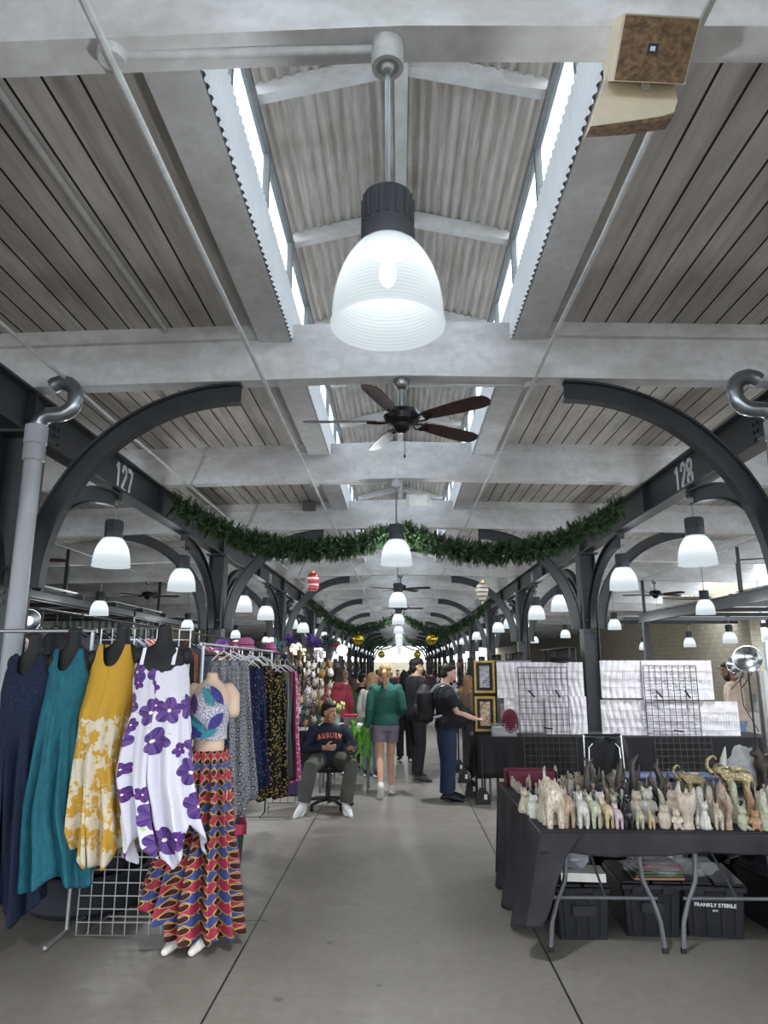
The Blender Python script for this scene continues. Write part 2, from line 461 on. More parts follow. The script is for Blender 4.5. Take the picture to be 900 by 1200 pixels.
# outer right steel post with brace (seen past the street)
# ---- side walls / neighbouring buildings
def blockwall(name, a, b, mh):
    t = NT(name); s = t.sep(t.obj())
    u = t.m_('ADD', s[0], s[1])
    br = t.n('ShaderNodeTexBrick'); t.link(t.comb(u, s[2]), br.inputs['Vector']); br.inputs['Scale'].default_value = 1
    br.inputs['Brick Width'].default_value = .4; br.inputs['Row Height'].default_value = .2; br.inputs['Mortar Size'].default_value = .008
    br.inputs['Color1'].default_value = lin(a); br.inputs['Color2'].default_value = lin(b); br.inputs['Mortar'].default_value = lin(mh)
    return t.fin(br.outputs[0], .85, 0, .2)
STONE = blockwall('buff block wall', '#b5ae9d', '#a8a190', '#8f887a')
mb = MB(); mb.box(13.2, 13.6, 27, 110, 0, 7); struct(mb.build('wall_right', STONE))
mb = MB(); mb.box(-13.6, -13.2, 3, 110, 0, 7); struct(mb.build('wall_left', mat('cream stucco', '#c0b59e', .9, 0, .06)))
mb = MB(); mb.box(-13.6, 13.6, 105, 105.4, 0, 2.2); struct(mb.build('wall_far', STONE))
def ribbed(name, h):
    t = NT(name); s = t.sep(t.obj()); w = t.m_('SINE', t.m_('MULTIPLY', s[1], 24.0)); t.bump(w, .8, .03)
    return t.fin(lin(h), .5, 0, .4)
o = MB().box(-12.9, -8.6, 26.0, 26.2, .0, 3.3).build('corrugated_screen', ribbed('x', '#8d9a96')); 
t_ = NT('sage ribbed sheet'); s_ = t_.sep(t_.obj()); t_.bump(t_.m_('SINE', t_.m_('MULTIPLY', s_[0], 26.0)), .9, .04); o.data.materials[0] = t_.fin(lin('#8f9c98'), .5)
tag(o, 'grey green corrugated metal screen beyond the left racks', 'screen')
# buildings across the street on the right
t = thing('street_building', 'pale sunlit building across the street on the right with a small flag', 'building', (24, 30, 0))
mb = MB(); mb.box(0, 8, -22, 24, 0, 9); mb.build('facade', blockwall('pale painted brick', '#e4e2dd', '#dcd9d3', '#c9c6c0'), t)
for y in (-18, -12, -6, 0, 6, 12, 18):
    for z in (1.0, 5.0):
        w_ = MB().box(-.05, .02, y-.7, y+.7, z, z+2.2).build('window', mat('street window glass', '#6b7c86', .15), t)
        f_ = MB().box(-.09, -.03, y-.03, y+.03, z, z+2.2).box(-.09, -.03, y-.8, y+.8, z-.1, z).box(-.09, -.03, y-.8, y+.8, z+2.2, z+2.3)
        f_.build('window_frame', WPAINT, w_)
f_ = MB().box(-1.3, -.05, -9.85, -9.83, 3.3, 3.34); f_.build('flag_pole', STEEL, t)
f_ = MB().box(-1.3, -.2, -9.84, -9.82, 2.5, 3.3); f_.build('flag', mat('muted flag cloth', '#8a93a5', .8, 0, .5, 4), t)
t = thing('parked_van', 'light coloured van parked on the street at the right edge', 'van', (15.5, 17.5, 0), R(90))
mb = MB()
prof = [(-2.4, .35), (2.4, .35), (2.5, .9), (2.2, 1.15), (1.5, 1.9), (-2.3, 1.95), (-2.45, 1.2)]
mb.prism([(x, -.9, z) for x, z in prof], (0, 1.8, 0)); mb.build('van_body', mat('van paint', '#dfe3e6', .3), t)
mb = [MB().box(-2, 1.3, a_, a_+.03, 1.2, 1.75).build('side_window', mat('street window glass', '#6b7c86', .15), t) for a_ in (-.92, .89)]
for x in (-1.5, 1.6):
    for y in (-.9, .68): MB().lathe([(.02, 0), (.33, 0), (.33, .22), (.02, .22)], (x, y, .33), 20, True, 'y').build('wheel', BLACKP, t)

# ---- conduits on the joists
def conduit(x, z, y0, y1, r, label):
    mb = MB(); pts = [(x, y0, z)]
    y = y0
    while y < y1:
        pts.append((x+rnd.uniform(-.006, .006), y+1.2, z-abs(rnd.uniform(0, .012)))); y += 1.2
    mb.tube(pts, r, 8); return tag(mb.build('conduit', WPAINT, smooth=True), label, 'conduit')
zc = JH-.035
cl = conduit(CX-1.25, zc-.03, -1, 60, .019, 'white electrical conduit running down the hall left of the roof opening')
cr = conduit(CX+1.2, zc-.03, -1, 60, .016, 'white electrical conduit running down the hall right of the roof opening')
conduit(-2.97, zz(JH, 3)-.02, 1, 60, .016, 'thin white conduit on the joists close to the left steel beam')
conduit(-2.15, zz(CEIL, 2.15)-.03, -1, JY(1)-.12, .022, 'white conduit fixed flat to the boards in the nearest left bay')
conduit(-6.9, zz(JH, 6.9)-.02, 3, 50, .014, 'thin dark looking conduit crossing the left outer aisle')
conduit(6.9, zz(JH, 6.9)-.02, 3, 50, .014, 'thin conduit crossing the right outer aisle')
def jbox(par, x, y):
    mb = MB(); mb.lathe([(.001, -.06), (.055, -.06), (.06, -.045), (.06, .0), (.066, .0), (.066, .012), (.001, .012)], (x, y, zc+.02), 20, True)
    mb.build('junction_box', WPAINT, par, True)
jbox(cl, CX-1.25, JY(0)-.02); jbox(cl, CX-1.25, JY(2)+.1); jbox(cr, CX+1.2, JY(1)+.06)
for (x0, x1, k, dy, par) in ((-1.2, -.12, 0, 0, cl), (.05, 1.2, 1, .1, cr), (-1.22, 0, 2, .1, cl)):
    MB().tube([(CX+x0, JY(k)+dy, JH-.03), (CX+x1, JY(k)+dy, JH-.028)], .022 if k == 0 else .014, 10).build('branch_pipe', WPAINT, par, True)

# ---- pendant lamps
def shade_mat():
    t = NT('lit prismatic acrylic shade'); o = t.obj(); s = t.sep(o)
    ang = t.m_('ARCTAN2', s[1], s[0])
    rib = t.m_('SINE', t.m_('MULTIPLY', ang, 90.0)); rib2 = t.m_('SINE', t.m_('MULTIPLY', s[2], 420.0))
    t.bump(t.m_('ADD', rib, rib2), .35, .004)
    d = t.m_('ABSOLUTE', t.m_('SUBTRACT', s[2], -.13)); hot = t.ramp(d, .22, .0)
    hot = t.m_('POWER', hot, 2.0)
    tex = t.m_('ADD', .9, t.m_('MULTIPLY', rib2, .1))
    st = t.m_('MULTIPLY', t.m_('ADD', .42, t.m_('MULTIPLY', hot, .42)), tex)
    t.b.inputs['Emission Color'].default_value = lin('#e4f0f6'); t.link(st, t.b.inputs['Emission Strength'])
    t.fin(lin('#050505'), .6, 0, 0)
    tr = t.n('ShaderNodeBsdfTransparent'); mx = t.n('ShaderNodeMixShader'); mx.inputs[0].default_value = .4
    t.link(t.b.outputs[0], mx.inputs[1]); t.link(tr.outputs[0], mx.inputs[2]); t.link(mx.outputs[0], t.out.inputs[0])
    return t.m
SHADE = shade_mat()
CAPM = mat('charcoal ballast housing', '#3a3e43', .5, .2, .1)
BULB = emis('lit bulb', '#fff8ec', 4)
def pendant():
    t = thing('pendant_lamp', 'x', 'lamp', group='glowing pendant lamps')
    # origin at the top of the shade
    prof = []
    for j in range(15):
        q = j/14; prof.append((.095+.123*(1-(1-q)**2.3)**.8, -.345*q))
    o_ = prof+[(.224, -.347), (.224, -.358), (.212, -.358)]
    inner = [(r-.006, z) for r, z in reversed(prof)]
    MB().lathe(o_+inner, n=64).build('lamp_shade', SHADE, t, True)
    m = MB().lathe([(.001, .215), (.06, .215), (.1, .208), (.102, .2), (.102, .07), (.108, .065), (.108, .0), (.09, -.03), (.001, -.03)], n=32)
    for j in range(16):
        a = 2*PI*j/16; m.bar((.103*cos(a), .103*sin(a), .08), (.103*cos(a), .103*sin(a), .195), .008, .008)
    m.build('lamp_housing', CAPM, t, True)
    MB().sph((0, 0, -.13), (.035, .035, .06)).build('bulb', BULB, t, True)
    return t
pend0 = pendant(); pend_used = [False]; NLIGHT = [0]
def place_pendant(x, y, zs, ztop, label, power=14, canopy='cyl'):
    t = copy_tree(pend0, (x, y, zs), 0, label)
    h = ztop-zs
    MB().tube([(0, 0, .21), (0, 0, h-.1)], .011, 8).build('rod', mat('dull rod steel', '#8b8f92', .35, .7), t, True)
    if canopy == 'cyl':
        MB().lathe([(.001, h-.135), (.022, h-.135), (.03, h-.11), (.045, h-.105), (.05, h-.12), (.068, h-.12), (.07, h-.1), (.07, h-.003), (.001, h-.003)], n=24).build('canopy', WPAINT, t, True)
    else:
        MB().box(-.05, .05, -.04, .04, h-.1, h-.003).build('bracket', CAPM, t)
    if power:
        L = bpy.data.lights.new('bulb_light', 'POINT'); L.energy = power; L.shadow_soft_size = .06; L.color = (.93, .97, 1)
        lo = bpy.data.objects.new('bulb_light', L); COL.objects.link(lo); lo.parent = t; lo.location = (0, 0, -.16)
    return t
for i, k in enumerate(range(0, NJ, 2)):
    lb = 'big glowing bell lamp close overhead on the centre line' if i == 0 else '%s glowing bell lamp on the centre line of the hall%s' % (ORD[i] if i < 12 else 'farthest', ', before the garland' if i == 1 else '')
    place_pendant(CX-.07, JY(k), JH-(.955 if i == 0 else .87), JH, lb, 210 if i < 8 else 0)
for ci, k in enumerate(range(1, NJ-1, 2)):
    for s in (-1, 1):
        for q, dy in enumerate((2.2, -2.2)):
            y = JY(k)+dy
            if y < 7: continue
            side = 'left' if s < 0 else 'right'
            n_ = {(0, 0): 0, (1, 1): 1, (1, 0): 2, (2, 1): 3, (2, 0): 4, (3, 1): 5, (3, 0): 6, (4, 1): 7, (4, 0): 8}.get((ci, q))
            lb = ('%s glowing pendant lamp under the %s steel beam' % (ORD[n_], side)) if n_ is not None else 'tiny far glowing pendant lamp in the row under the %s steel beam' % side
            if n_ == 0: lb = 'glowing pendant lamp under the painted number %s' % ('127' if s < 0 else '128')
            place_pendant(CX+s*W, y, BB-.56, BB, lb, 200 if ci < 6 else 0, 'box')
for s in (-1, 1):
    side = 'left' if s < 0 else 'right'
    for i, k in enumerate((4, 6, 8, 10)):
        place_pendant(s*7.25, JY(k), 3.22, zz(JH, 7.25), '%s pendant lamp on a long stem over the %s outer aisle' % (ORD[i], side), 200)
for i, (x, y) in enumerate(((10.3, 22.4), (10.3, 19.9), (10.9, 27), (10.9, 32))):
    place_pendant(x, y, 2.72, 3.28, 'pendant lamp under the right outer canopy, %s' % ORD[[1, 0, 2, 3][i]], 0, 'box')

for c_ in list(pend0.children)+[pend0]: bpy.data.objects.remove(c_)
# ---- ceiling fans
WOOD = mat('dark walnut blade', '#3a2320', .4, 0, .3, 12)
FANM = mat('dark bronze', '#26252a', .3, .7, .1)
def fan(label, loc, rz):
    t = thing('ceiling_fan', label, 'fan', loc, rz, 'ceiling fans under the joists')    # origin: joist underside
    MB().lathe([(.001, 0), (.075, 0), (.08, -.03), (.06, -.08), (.03, -.1), (.001, -.1)], n=24).build('canopy', mat('brushed canopy', '#8c8e90', .3, .8), t, True)
    MB().tube([(0, 0, -.09), (0, 0, -.3)], .03, 12).build('downrod', mat('brushed canopy', '#8c8e90', .3, .8), t, True)
    MB().lathe([(.001, -.28), (.06, -.28), (.15, -.31), (.172, -.36), (.155, -.41), (.09, -.44), (.075, -.49), (.03, -.52), (.001, -.52)], n=28).build('motor_housing', FANM, t, True)
    for k in range(5):
        a = 2*PI*k/5; M = Matrix.Rotation(a, 4, 'Z') @ Matrix.Rotation(R(-14), 4, 'X')
        out = [(.23, -.05), (.35, -.07), (.6, -.088), (.8, -.09), (.88, -.07), (.91, -.02), (.91, .02), (.88, .07), (.8, .09), (.6, .088), (.35, .07), (.23, .05)]
        b = MB(); b.prism([M @ Vector((x, y, 0)) for x, y in out], M.to_3x3() @ Vector((0, 0, .008)))
        for v in b.v: v.z -= .41
        bo = b.build('blade', WOOD, t)
        m = MB()
        for sy in (-1, 1):
            m.tube([M @ Vector(p) for p in ((.12, 0, -.005), (.18, sy*.042, -.012), (.25, sy*.046, -.01), (.32, sy*.012, -.008))], .009, 8)
        for v in m.v: v.z -= .41
        m.build('blade_arm', FANM, bo, True)
    MB().tube([(.03, 0, -.5), (.03, 0, -.72)], .003, 6).sph((.03, 0, -.735), (.009, .009, .02)).build('pull_chain', FANM, t)
    return t
f0 = fan('dark ceiling fan with walnut blades nearest the camera', (CX, JY(1)+.02, JH), R(36))
for i, k in enumerate((3, 5, 7, 9)):
    copy_tree(f0, (CX, JY(k), JH), R(35+i*20), '%s ceiling fan on the centre line' % ORD[i+1])
for s in (-1, 1):
    for i, k in enumerate((3, 5)):
        copy_tree(f0, (s*7.4, JY(k), zz(JH, 7.4)), R(10+i*9), 'dark ceiling fan over the %s outer aisle, %s' % ('left' if s < 0 else 'right', ('nearer of two', 'farther of two')[i]))

# ---- loudspeakers by the nearest joist
GRILL = NT('brown speaker grille'); o_ = GRILL.obj()
gcol = GRILL.mix(GRILL.ramp(GRILL.noise(o_, 40, 4), .35, .65), lin('#7a6248'), lin('#4c3b2c'))
GRILL.bump(GRILL.voro(o_, 220), .5, .004); GRILL = GRILL.fin(gcol, .8)
BEIGE = mat('aged ivory plastic', '#cfc6b2', .6, 0, .08, 9)
def speaker(quad, quad_b, name_l, badge):
    t = thing('loudspeaker', name_l, 'loudspeaker', tuple(sum(quad, Vector())/4))
    c = t.location.copy()
    q = [p-c for p in quad]; b = [p-c for p in quad_b]
    n = (q[1]-q[0]).cross(q[3]-q[0]).normalized()
    MB().loft([b, q]).build('cabinet', BEIGE, t)
    cc = sum(q, Vector())/4
    if n.dot(Vector((0, 0, CAMH))-t.location) < 0: n = -n
    g = [cc+(p-cc)*.94+n*.002 for p in q]
    MB().prism(g, n*.008).build('grille', GRILL, t)
    if badge:
        e1 = (q[1]-q[0]).normalized()*.02; e2 = (q[3]-q[0]).normalized()*.018; k = cc+(q[0]-cc)*.08+n*.011
        MB().prism([k-e1-e2, k+e1-e2, k+e1+e2, k-e1+e2], n*.003).build('badge', mat('badge', '#3a3f46', .3, .5), t)
        e1 *= .5; e2 *= .45; MB().prism([k-e1-e2+n*.003, k+e1-e2+n*.003, k+e1+e2+n*.003, k-e1+e2+n*.003], n*.001).build('badge_mark', mat('badge mark', '#a9c0c8', .4), t)
    return t
fq = [P(731, 15, 2.28), P(823, 20, 2.25), P(803, 99, 2.5), P(717, 95, 2.5)]
bq = [p+Vector((-.02, .07, .09))*1.5 for p in fq]; bq = [P(717, 15, 2.42)+Vector((-.02, 0, .0)), P(818, 16, 2.45), P(800, 96, 2.62), P(713, 96, 2.62)]
bq = [bq[0]+Vector((0, .08, .02)), bq[1]+Vector((0, .08, .02)), bq[2]+Vector((0, .06, .06)), bq[3]+Vector((0, .06, .06))]
sp = speaker(fq, bq, 'ivory loudspeaker with brown grille hung from the nearest joist at upper right', True)
t = thing('loudspeaker', 'ivory loudspeaker seen from its back, below the brown grilled one', 'loudspeaker', tuple(P(742, 120, 2.62)))
c = t.location
pts = [P(712, 86, 2.6), P(790, 97, 2.6), P(794, 118, 2.58), P(790, 131, 2.57), P(770, 138, 2.57), P(700, 147, 2.55), P(692, 148, 2.55)]
pts = [p-c for p in pts]
MB().prism(pts, (0, .09, .02)).build('cabinet', BEIGE, t)
p2 = [P(692, 149, 2.548), P(790, 134, 2.548), P(788, 139, 2.548), P(740, 146, 2.548)]
MB().prism([p-c for p in p2], (0, .08, .018)).build('grille', GRILL, t)
MB().bar((0, .03, .03), (.0, -.06, JH-c.z+.002), .03, .02).build('bracket', WPAINT, t)
MB().bar(Vector((.03, .2, .0)), Vector((.03, .2, JH-sp.location.z-.002)), .03, .02).build('bracket', WPAINT, sp)

# ---- small fixtures between the joists
t = thing('flood_light', 'white floodlight on a bracket under the third joist right of centre', 'floodlight', (CX+.25, JY(2)+.15, JH))
MB().tube([(0, 0, 0), (0, 0, -.1), (.04, .05, -.16)], .012).build('bracket', WPAINT, t)
MB().loft([[Vector((x*k, .1*j, -.28+y*k)) for x, y in ((-.2, -.09), (.2, -.09), (.17, .1), (-.17, .1))] for j, k in ((0, 1), (1.4, .6))]).build('lamp_head', mat('pale lamp body', '#d8d8d2', .5), t)
MB().box(-.13, .13, -.012, -.001, -.35, -.2).build('lens', mat('frosted lens', '#eef0ee', .3), t)
t = thing('spot_light', 'small beige spotlight clipped under the ceiling left of centre', 'spotlight', tuple(P(345, 572, JY(3)-.25)))
MB().tube([(-.25, 0, .14), (-.1, 0, .05), (0, 0, 0)], .018).build('arm', WPAINT, t)
MB().lathe([(.001, .1), (.05, .1), (.09, -.1), (.001, -.1)], (0.02, 0, -.06), 16, True).build('lamp_head', BEIGE, t, True)
o = MB().box(-.12, .12, -.08, .08, -.16, 0).build('control_box', mat('grey box', '#6d7072', .5)); o.location = (CX-1.75, JY(3)-.25, zz(CEIL, 1.7)-.02); tag(o, 'small grey electrical box on the boards beside the left conduit', 'electrical box')

# ---- downpipes
PVC = mat('grey pvc downpipe', '#9a9ea3', .4, 0, .08, 4)
GALV = mat('galvanised elbow', '#9aa0a5', .28, .85, .15, 10)
for s in (-1, 1):
    x = CX+s*(W-.28); y = 5.8
    t = thing('downpipe', 'grey plastic downpipe with bright S bend beside the %s column' % ('left' if s < 0 else 'right'), 'pipe', (x, y, 0))
    MB().tube([(0, 0, 0), (0, 0, 3.62)], .075, 20).build('pipe', PVC, t, True)
    MB().lathe([(.078, 3.42), (.09, 3.43), (.09, 3.55), (.084, 3.57), (.095, 3.58), (.095, 3.74), (.078, 3.75)], n=24).build('collar', PVC, t, True)
    pts = []
    for a in range(0, 91, 15): pts.append((-s*(.13-.13*cos(R(a))), 0, 3.74+.13*sin(R(a))))
    pts = [(-s*(.13-.13*cos(R(a))), 0, 3.72+.13*sin(R(a))) for a in range(0, 91, 15)]
    pts += [(-s*(.18+.14*sin(R(a))), 0, 3.99-.14*cos(R(a))) for a in range(0, 91, 15)]
    pts += [(-s*(.32-.13+.13*cos(R(a))), 0, 4.02+.13*sin(R(a))) for a in range(15, 150, 15)]
    MB().tube(pts, [.066+.004*(i % 2) for i in range(len(pts))], 18).build('elbow', GALV, t, True)

# ---- garlands
NEED = NT('garland needles'); n1 = NEED.noise(NEED.obj(), 9, 3)
NEED = NEED.fin(NEED.mix(NEED.ramp(n1, .3, .7), lin('#142b17'), lin('#37552c')), .7)
def garland(Y, z_end, z_dip, z_mid, label, dens):
    rr = random.Random(int(Y*10)); pts = []
    def seg(a, b, dip, n):
        for j in range(n):
            q = j/n; z = a[1]+(b[1]-a[1])*q-4*dip*q*(1-q)
            pts.append(Vector((a[0]+(b[0]-a[0])*q, Y+rr.uniform(-.03, .03), z)))
    xe = W-.2
    seg((-xe, z_end), (-.1, z_mid), z_dip, 40); seg((.1, z_mid), (xe, z_end-.02), z_dip+.06, 41)
    mb = MB(); mb.tube([p+Vector((0, 0, rr.uniform(-.02, .02))) for p in pts], .05, 6)
    mb.k = 0
    for i in range(len(pts)-1):
        d = (pts[i+1]-pts[i])
        for q in range(dens):
            c = pts[i]+d*rr.random()
            a = rr.uniform(0, 2*PI); dr = Vector((rr.uniform(-.6, .6), cos(a), sin(a))).normalized()
            L = rr.uniform(.11, .23); tip = c+dr*L+Vector((0, 0, -.02))
            s_ = dr.cross(Vector((rr.uniform(-1, 1), rr.uniform(-1, 1), rr.uniform(-1, 1)))).normalized()
            for w in range(5):
                b = c+dr*L*(.35+.13*w)
                for sg in (-1, 1):
                    e = b+(s_*sg*.8+dr*.7)*.055
                    n_ = dr.cross(s_)*.005
                    mb.add([b-n_, b+n_, e+n_*1.2+dr*.004, e-n_*1.2], [(0, 1, 2, 3)])
                    mb.add([b-dr*.007, b+dr*.007, e+dr*.003, e-dr*.003], [(0, 1, 2, 3)])
            mb.add([c-s_*.006, c+s_*.006, tip+s_*.003, tip-s_*.003], [(0, 1, 2, 3)])
    o = mb.build('garland', NEED); tag(o, label, 'garland', 'green garlands swagged across the hall')
garland(JY(2)+.28, 4.02, .45, 3.56, 'thick green pine garland swagged between the beams, nearest of them', 26)
garland(JY(6)+.28, 4.02, .75, 3.36, 'second nearest green garland across the hall, with two gold balls', 14)
garland(JY(10)+.28, 4.02, .75, 3.3, 'farther green garland across the hall, third from the camera', 7)
garland(JY(14)+.28, 4.02, .75, 3.3, 'tiny farthest green garland across the hall', 4)
def ornament(p, prof, m, label, string=.1, name='ornament'):
    t = thing(name, label, 'ornament', tuple(p))
    MB().lathe(prof, n=28).build('ornament_body', m, t, True)
    top = prof[-1][1]
    MB().lathe([(.001, top-.005), (.022, top-.005), (.022, top+.025), (.001, top+.025)], n=14).build('ornament_cap', GOLD, t, True)
    MB().tube([(0, 0, top+.02), (0, 0, top+string)], .003, 5).build('string', mat('string', '#cccccc'), t)
REDO = NT('red striped ornament'); sz = REDO.sep(REDO.obj()); fr = REDO.m_('FRACT', REDO.m_('MULTIPLY', REDO.m_('ADD', sz[2], .3), 11.0))
REDO = REDO.fin(REDO.mix(REDO.m_('GREATER_THAN', fr, .68), lin('#c0282c'), lin('#f0d8d2')), .2)
STRO = NT('ivory spiral ornament'); sz = STRO.sep(STRO.obj()); fr = STRO.m_('FRACT', STRO.m_('MULTIPLY', STRO.m_('ADD', sz[2], .3), 17.0))
STRO = STRO.fin(STRO.mix(STRO.m_('GREATER_THAN', fr, .7), lin('#d9d4c4'), lin('#5b564c')), .3)
ornament(P(367, 682, JY(2)+.28), [(.001, -.13), (.05, -.125), (.08, -.1), (.085, -.05), (.07, 0), (.085, .05), (.08, .1), (.05, .125), (.001, .13)], REDO, 'red and white striped ornament hanging from the nearest garland', .22)
ornament(P(565, 693, JY(2)+.28), [(.001, -.19), (.02, -.15), (.055, -.09), (.085, -.02), (.09, .03), (.075, .08), (.04, .12), (.001, .13)], STRO, 'ivory teardrop ornament with dark stripes hanging from the nearest garland', .2)
ball = [(.2*sin(PI*j/12)+.001, -.2*cos(PI*j/12)) for j in range(13)]
GLB = mat('shiny gold ball', '#c7b33c', .18, .9, .3, 8)
ornament(P(420, 749, JY(6)+.28), ball, GLB, 'big shiny gold ball on the left of the second garland', .25)
ornament(P(506, 749, JY(6)+.28), ball, GLB, 'big shiny gold ball on the right of the second garland', .25)
ornament(P(395, 755, JY(7)), [(r*.65, z*.65) for r, z in ball], mat('red ball', '#a82430', .2, .4), 'small red ball hanging left of centre behind the gold ball', .25)
for px, py, L in ((455, 771, 'left'), (497, 771, 'right')):
    ornament(P(px-8, py-4, JY(11)), [(r*1.1, z*1.1) for r, z in ball], GLB, 'tiny gold ball on a far garland, %s of the centre line' % L, .25)
# ================================================================== CLOTHES
def interp(rows, z):
    if z >= rows[0][0]: return rows[0][1:]
    for a, b in zip(rows, rows[1:]):
        if z >= b[0]:
            q = (a[0]-z)/(a[0]-b[0]+1e-9); q = q*q*(3-2*q)*.5+q*.5
            return [x+(y-x)*q for x, y in zip(a[1:], b[1:])]
    return rows[-1][1:]
# rows (top to bottom): z, x centre, half width, half depth, fold amplitude
def garment(name, rows, y, m, parent=None, ztop=None, zbot=None, folds=9, n=132, nz=44, ph=0.0, smooth=True, thick=0):
    ztop = ztop or (lambda a: rows[0][0]); zbot = zbot or (lambda a: rows[-1][0])
    mb = MB(); mb.uvs = []; rings = []
    zt = rows[0][0]
    for i in range(nz+1):
        ring = []
        for j in range(n+1):
            a = 2*PI*j/n-PI/2
            z = ztop(a)+(zbot(a)-ztop(a))*i/nz
            xc, hw, hd, amp = interp(rows, z)
            f = 1.5*amp*(sin(folds*a+ph+2.5*sin(z*1.3+ph))+.45*sin(folds*1.9*a+1.7+ph+3*z))
            k = 1+f/max(hw, .02)*.55
            ring.append(Vector((xc+hw*cos(a)*k, y+(hd*sin(a))*k+f*.9*sin(a), z+.006*sin(folds*a)*(amp > .01))))
            mb.uvs.append(((a+PI/2)*.16+.02*sin(z*3), z))
        rings.append(ring)
    mb.loft(rings, cap=False, closed=False)
    o = mb.build(name, m, parent, smooth)
    if thick or True:
        so = o.modifiers.new('thickness', 'SOLIDIFY'); so.thickness = .004
    return o
def px_rows(tab, Y, hd, amps):          # silhouette read as (y, xl, xr) at its own distance
    out = []
    for i, (py, xl, xr) in enumerate(tab):
        a = P(xl, py, Y); b = P(xr, py, Y)
        q = i/(len(tab)-1)
        h_ = hd[0]+(hd[1]-hd[0])*q
        if i in (1, 2, 3): h_ = max(h_, .118)
        out.append((a.z, (a.x+b.x)/2, (b.x-a.x)/2*(1.12 if i < 3 else 1), h_, amps[i] if i < len(amps) else amps[-1]))
    return out
def fabric(name, h, h2=None, sc=60, rough=.8, bump=.4):
    t = NT(name); u = t.uv(); o = t.obj()
    a = t.noise(o, 3, 3); c = t.mix(t.ramp(a, .3, .7), lin(h), lin(h2 or h))
    t.bump(t.noise(o, sc, 4, .7), bump, .006); t.b.inputs['Sheen Weight'].default_value = .05
    return t.fin(c, rough, 0, .2)
# --- the print materials
def navy_mat():
    t = NT('navy embroidered cotton'); o = t.obj(); v = t.voro(o, 38); e = t.m_('LESS_THAN', v, .3)
    s = t.sep(o); up = t.m_('GREATER_THAN', s[2], 1.4)
    c = t.mix(t.m_('MULTIPLY', t.m_('MULTIPLY', e, up), .35), lin('#1b2338'), lin('#333b58')); t.bump(t.m_('ADD', v, t.noise(o, 50)), .4, .008); return t.fin(c, .8, 0, .2)
def teal_mat():
    t = NT('teal crinkled cotton'); o = t.obj(); s = t.sep(o)
    v = t.noise(t.scale(o, 1, 1, .25), 40, 5, .7); w = t.m_('SINE', t.m_('ADD', t.m_('MULTIPLY', s[2], 55), t.m_('MULTIPLY', t.m_('ABSOLUTE', t.m_('ADD', s[0], 2.2)), 60)))
    low = t.m_('LESS_THAN', s[2], 1.0)
    c = t.mix(t.ramp(v, .35, .7), lin('#1d5463'), lin('#2a6a78')); t.bump(t.m_('ADD', v, t.m_('MULTIPLY', w, .25)), .6, .01); return t.fin(c, .75, 0, .2)
def yellow_mat(zs):
    t = NT('yellow tie dyed cotton'); o = t.obj(); s = t.sep(o)
    a = t.noise(t.scale(o, 1, 1, .9), 9, 5, .7); b = t.noise(o, 30, 4)
    edge = t.m_('LESS_THAN', t.m_('ADD', s[2], t.m_('MULTIPLY', t.m_('SUBTRACT', a, .5), .3)), zs)
    pat = t.ramp(t.m_('ADD', a, t.m_('MULTIPLY', t.m_('SUBTRACT', b, .5), .25)), .47, .52)
    c = t.mix(t.m_('MULTIPLY', edge, pat), lin('#bd9436'), lin('#cfc6b2'))
    t.bump(t.noise(o, 60, 3), .25, .004); return t.fin(c, .8, 0, .2)
def floral_mat():
    t = NT('white cotton with purple hibiscus'); s = t.sep(t.uv())
    base = lin('#cfcdd9'); col = base
    for sc, r0, seed, ca, cb in ((5.2, .44, 0.0, '#33256e', '#6d5088'), (8.0, .36, 3.3, '#2c2460', '#693b82')):
        v = t.comb(t.m_('ADD', t.m_('MULTIPLY', s[0], sc), seed), t.m_('ADD', t.m_('MULTIPLY', s[1], sc), seed*2.1), seed)
        n = t.n('ShaderNodeTexVoronoi'); n.inputs['Scale'].default_value = 1; n.inputs['Randomness'].default_value = .55; n.voronoi_dimensions = '2D'; t.link(v, n.inputs['Vector'])
        d = n.n if False else None
        sub = t.n('ShaderNodeVectorMath'); sub.operation = 'SUBTRACT'; t.link(v, sub.inputs[0]); t.link(n.outputs['Position'], sub.inputs[1])
        q = t.sep(sub.outputs[0]); ang = t.m_('ARCTAN2', q[1], q[0]); rr = t.sep(n.outputs['Color'])
        ang = t.m_('ADD', ang, t.m_('MULTIPLY', rr[0], 6.0))
        d = t.m_('SQRT', t.m_('ADD', t.m_('MULTIPLY', q[0], q[0]), t.m_('MULTIPLY', q[1], q[1])))
        pet = t.m_('MULTIPLY', t.m_('ADD', .68, t.m_('MULTIPLY', t.m_('ABSOLUTE', t.m_('COSINE', t.m_('MULTIPLY', ang, 2.5))), .32)), r0)
        msk = t.m_('MULTIPLY', t.m_('LESS_THAN', d, pet), t.m_('GREATER_THAN', rr[1], .3 if seed == 0 else .58))
        f = t.m_('DIVIDE', d, r0); vein = t.m_('MULTIPLY', t.m_('ADD', t.m_('SINE', t.m_('MULTIPLY', ang, 18.0)), 1.0), .22)
        pc = t.mix(t.m_('ADD', t.m_('MULTIPLY', t.m_('FRACT', t.m_('MULTIPLY', ang, .8)), .8), vein), lin(ca), lin(cb))
        pc = t.mix(t.m_('LESS_THAN', f, .12), pc, lin('#e8e2c8'))
        col = t.mix(msk, col, pc)
        if seed == 0:
            lf = t.m_('MULTIPLY', t.m_('GREATER_THAN', d, pet), t.m_('LESS_THAN', d, .5)); lf = t.m_('MULTIPLY', lf, t.m_('GREATER_THAN', t.noise(t.uv(), 22), .64))
            col = t.mix(lf, col, lin('#aebf7e'))
    return t.fin(col, .75, 0, .2)
